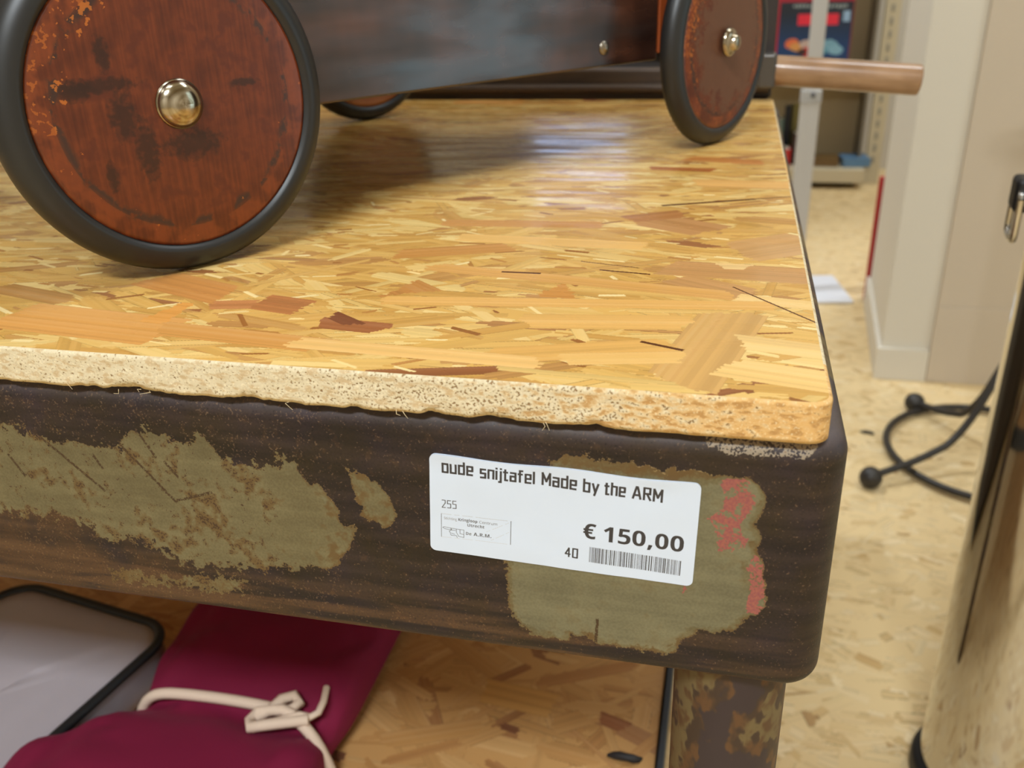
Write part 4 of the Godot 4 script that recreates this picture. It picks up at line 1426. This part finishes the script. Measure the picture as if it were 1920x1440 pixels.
# ---------------------------------------------------------------- far shelves
func shelf_unit() -> void:
	var o := thing("shelf_unit", "cream metal shelf unit with a slotted upright against the back wall", "shelf", Vector3(0.0, 0, -4.2))
	var cream := mat(rgb(196, 184, 156), 0.5)
	var tan := mat(rgb(170, 152, 118), 0.65)
	put("base_shelf", Shape.new().box(Vector3(0.82, 0.056, 0.30), Vector3(0.13, 0.056, 0.05), 0.003), cream, o)
	put("plinth", Shape.new().box(Vector3(0.78, 0.03, 0.24), Vector3(0.12, 0.015, 0.0), 0.002), mat(rgb(40, 32, 26), 0.7), o)  # dark block standing in the dark gap under the base shelf
	put("back_panel", Shape.new().box(Vector3(0.80, 1.75, 0.01), Vector3(0.12, 0.955, -0.10), 0.002), tan, o)
	put("shelf_board", Shape.new().box(Vector3(0.78, 0.02, 0.24), Vector3(0.12, 0.435, 0.02), 0.002), cream, o)
	put("shelf_board", Shape.new().box(Vector3(0.78, 0.02, 0.24), Vector3(0.12, 1.15, 0.02), 0.002), cream, o)
	put("side_panel", Shape.new().box(Vector3(0.012, 1.75, 0.2), Vector3(0.525, 0.955, 0.0), 0.002), mat(rgb(120, 112, 98), 0.6), o)
	var u := put("upright", Shape.new().box(Vector3(0.06, 1.83, 0.03), Vector3(0.585, 0.915, 0.05), 0.003), cream, o)
	var sm := mat(rgb(150, 144, 130), 0.7)
	for k in 34:
		put("slot", Shape.new().box(Vector3(0.012, 0.028, 0.003), Vector3(0.585, 0.10 + k * 0.05, 0.0655), 0.001), sm, u)
	# things on it
	var b := thing("picture_box", "flat red edged box with a blue printed front standing on the middle shelf", "box", Vector3(0.289, 0.445, -4.165))
	put("case", Shape.new().box(Vector3(0.30, 0.31, 0.03), Vector3(0, 0.155, 0), 0.003), mat(rgb(170, 30, 50), 0.5), b)
	var cv := tex_mat(cover_picture(), 0.35)
	var f := Shape.new()
	f.grid([[Vector3(-0.138, 0.286, 0.0156), Vector3(0.147, 0.286, 0.0156)], [Vector3(-0.138, 0.005, 0.0156), Vector3(0.147, 0.005, 0.0156)]], [[Vector2(0, 0), Vector2(1, 0)], [Vector2(0, 1), Vector2(1, 1)]], false, Vector3(0, 0, 1))
	put("printed_front", f, cv, b)
	book("blue flat box at the right end of the bottom shelf", Vector3(0.505, 0.084, -4.12), Vector3(0.11, 0.034, 0.13), rgb(92, 128, 160), 0.1)
	book("brown stack topped by a pale cover in the middle of the bottom shelf", Vector3(0.375, 0.084, -4.12), Vector3(0.13, 0.03, 0.13), rgb(112, 84, 44), -0.05)
	book("red small book low on the bottom shelf beside the table corner", Vector3(0.225, 0.084, -4.11), Vector3(0.035, 0.07, 0.10), rgb(190, 34, 36), 0.0)
	book("dark brown upright book beside the red one on the bottom shelf", Vector3(0.262, 0.084, -4.14), Vector3(0.03, 0.13, 0.10), rgb(70, 46, 40), 0.0)
	book("olive upright book behind the post of the display stand", Vector3(0.262, 0.084, -4.19), Vector3(0.05, 0.24, 0.012), rgb(120, 110, 54), 0.0)
	book("grey green upright book at the table corner", Vector3(0.19, 0.084, -4.14), Vector3(0.028, 0.19, 0.10), rgb(92, 108, 96), 0.0)
	book("black upright book at the table corner, tallest on the bottom shelf", Vector3(0.222, 0.084, -4.19), Vector3(0.028, 0.235, 0.012), rgb(28, 30, 34), 0.0)
	# red board standing behind the short wall
	var red := put("red_board", Shape.new().box(Vector3(0.34, 0.345, 0.02), Vector3(0, 0.1725, 0), 0.002), mat(rgb(176, 28, 32), 0.5), self, Vector3(0.561, 0, -2.60))
	tag(red, "red board standing on the floor behind the end of the short wall", "board")

func book(label: String, at: Vector3, size: Vector3, c: Color, turn: float) -> void:
	var o := thing("book", label, "book", at, turn)
	var cover := mat(c, 0.5)
	var flat := size.y < size.x
	# cover boards and spine round a paper block
	if flat:
		put("page_block", Shape.new().box(size * Vector3(0.95, 0.8, 0.95), Vector3(0, size.y / 2, 0), 0.001), mat(c.lerp(rgb(210, 200, 180), 0.35), 0.8), o)
		put("cover", Shape.new().box(Vector3(size.x, size.y * 0.14, size.z), Vector3(0, size.y * 0.93, 0), 0.001).box(Vector3(size.x, size.y * 0.14, size.z), Vector3(0, size.y * 0.07, 0), 0.001).box(Vector3(size.x, size.y, 0.004), Vector3(0, size.y / 2, size.z / 2 - 0.002), 0.001), cover, o)
	else:
		put("page_block", Shape.new().box(size * Vector3(0.7, 0.95, 0.9), Vector3(0, size.y / 2, 0), 0.001), mat(rgb(210, 200, 180), 0.8), o)
		put("cover", Shape.new().box(Vector3(size.x * 0.15, size.y, size.z), Vector3(-size.x * 0.42, size.y / 2, 0), 0.001).box(Vector3(size.x * 0.15, size.y, size.z), Vector3(size.x * 0.42, size.y / 2, 0), 0.001).box(Vector3(size.x, size.y, 0.004), Vector3(0, size.y / 2, size.z / 2 - 0.002), 0.001), cover, o)

func cabinet() -> void:
	var o := thing("low_cabinet", "dark low cabinet behind the back rail of the rusty table", "cabinet", Vector3(-0.66, 0, -1.42))
	var m := tex_mat(grain_picture(256, 128, Vector3(70, 62, 58), Vector3(52, 47, 45), 71), 0.5)
	put("body", Shape.new().box(Vector3(1.2, 0.72, 0.36), Vector3(0, 0.42, 0), 0.004), m, o)
	put("top", Shape.new().box(Vector3(1.24, 0.025, 0.40), Vector3(0, 0.7925, 0), 0.004), m, o)
	put("plinth", Shape.new().box(Vector3(1.14, 0.06, 0.32), Vector3(0, 0.03, 0), 0.003), M.black, o)
	for k in 3:
		var d := put("door", Shape.new().box(Vector3(0.38, 0.66, 0.018), Vector3(-0.4 + 0.4 * k, 0.425, 0.189), 0.003), m, o)
		put("knob", Shape.new().ball(Vector3(-0.4 + 0.4 * k + 0.15, 0.6, 0.208), 0.011, 14), M.steel_dark, d)

func scraps() -> void:
	for a in [["floor_scrap", "small dark scrap lying on the floor between table and iron stand", Vector3(0.306, 0.0, -1.748), 0.012, 0.4], ["shelf_scrap", "black curled scrap on the lower shelf beside the table leg", Vector3(-0.048, 0.34, -0.501), 0.011, 0.6]]:
		var pts := []
		for k in 7:
			var t := k / 6.0 - 0.5
			pts.append(Vector3(t * a[3] * 2.0, 0.0028 + 0.002 * cos(t * 5.0), a[3] * 0.7 * sin(t * 3.0 + 0.6)))
		var s := Shape.new().tube(pts, [0.0012, 0.0028, 0.0034, 0.003, 0.0034, 0.0026, 0.0012], 9)
		var o := put(a[0], s, mat(rgb(36, 33, 34), 0.6), self, a[2])
		o.rotation.y = a[4]
		tag(o, a[1], "scrap")
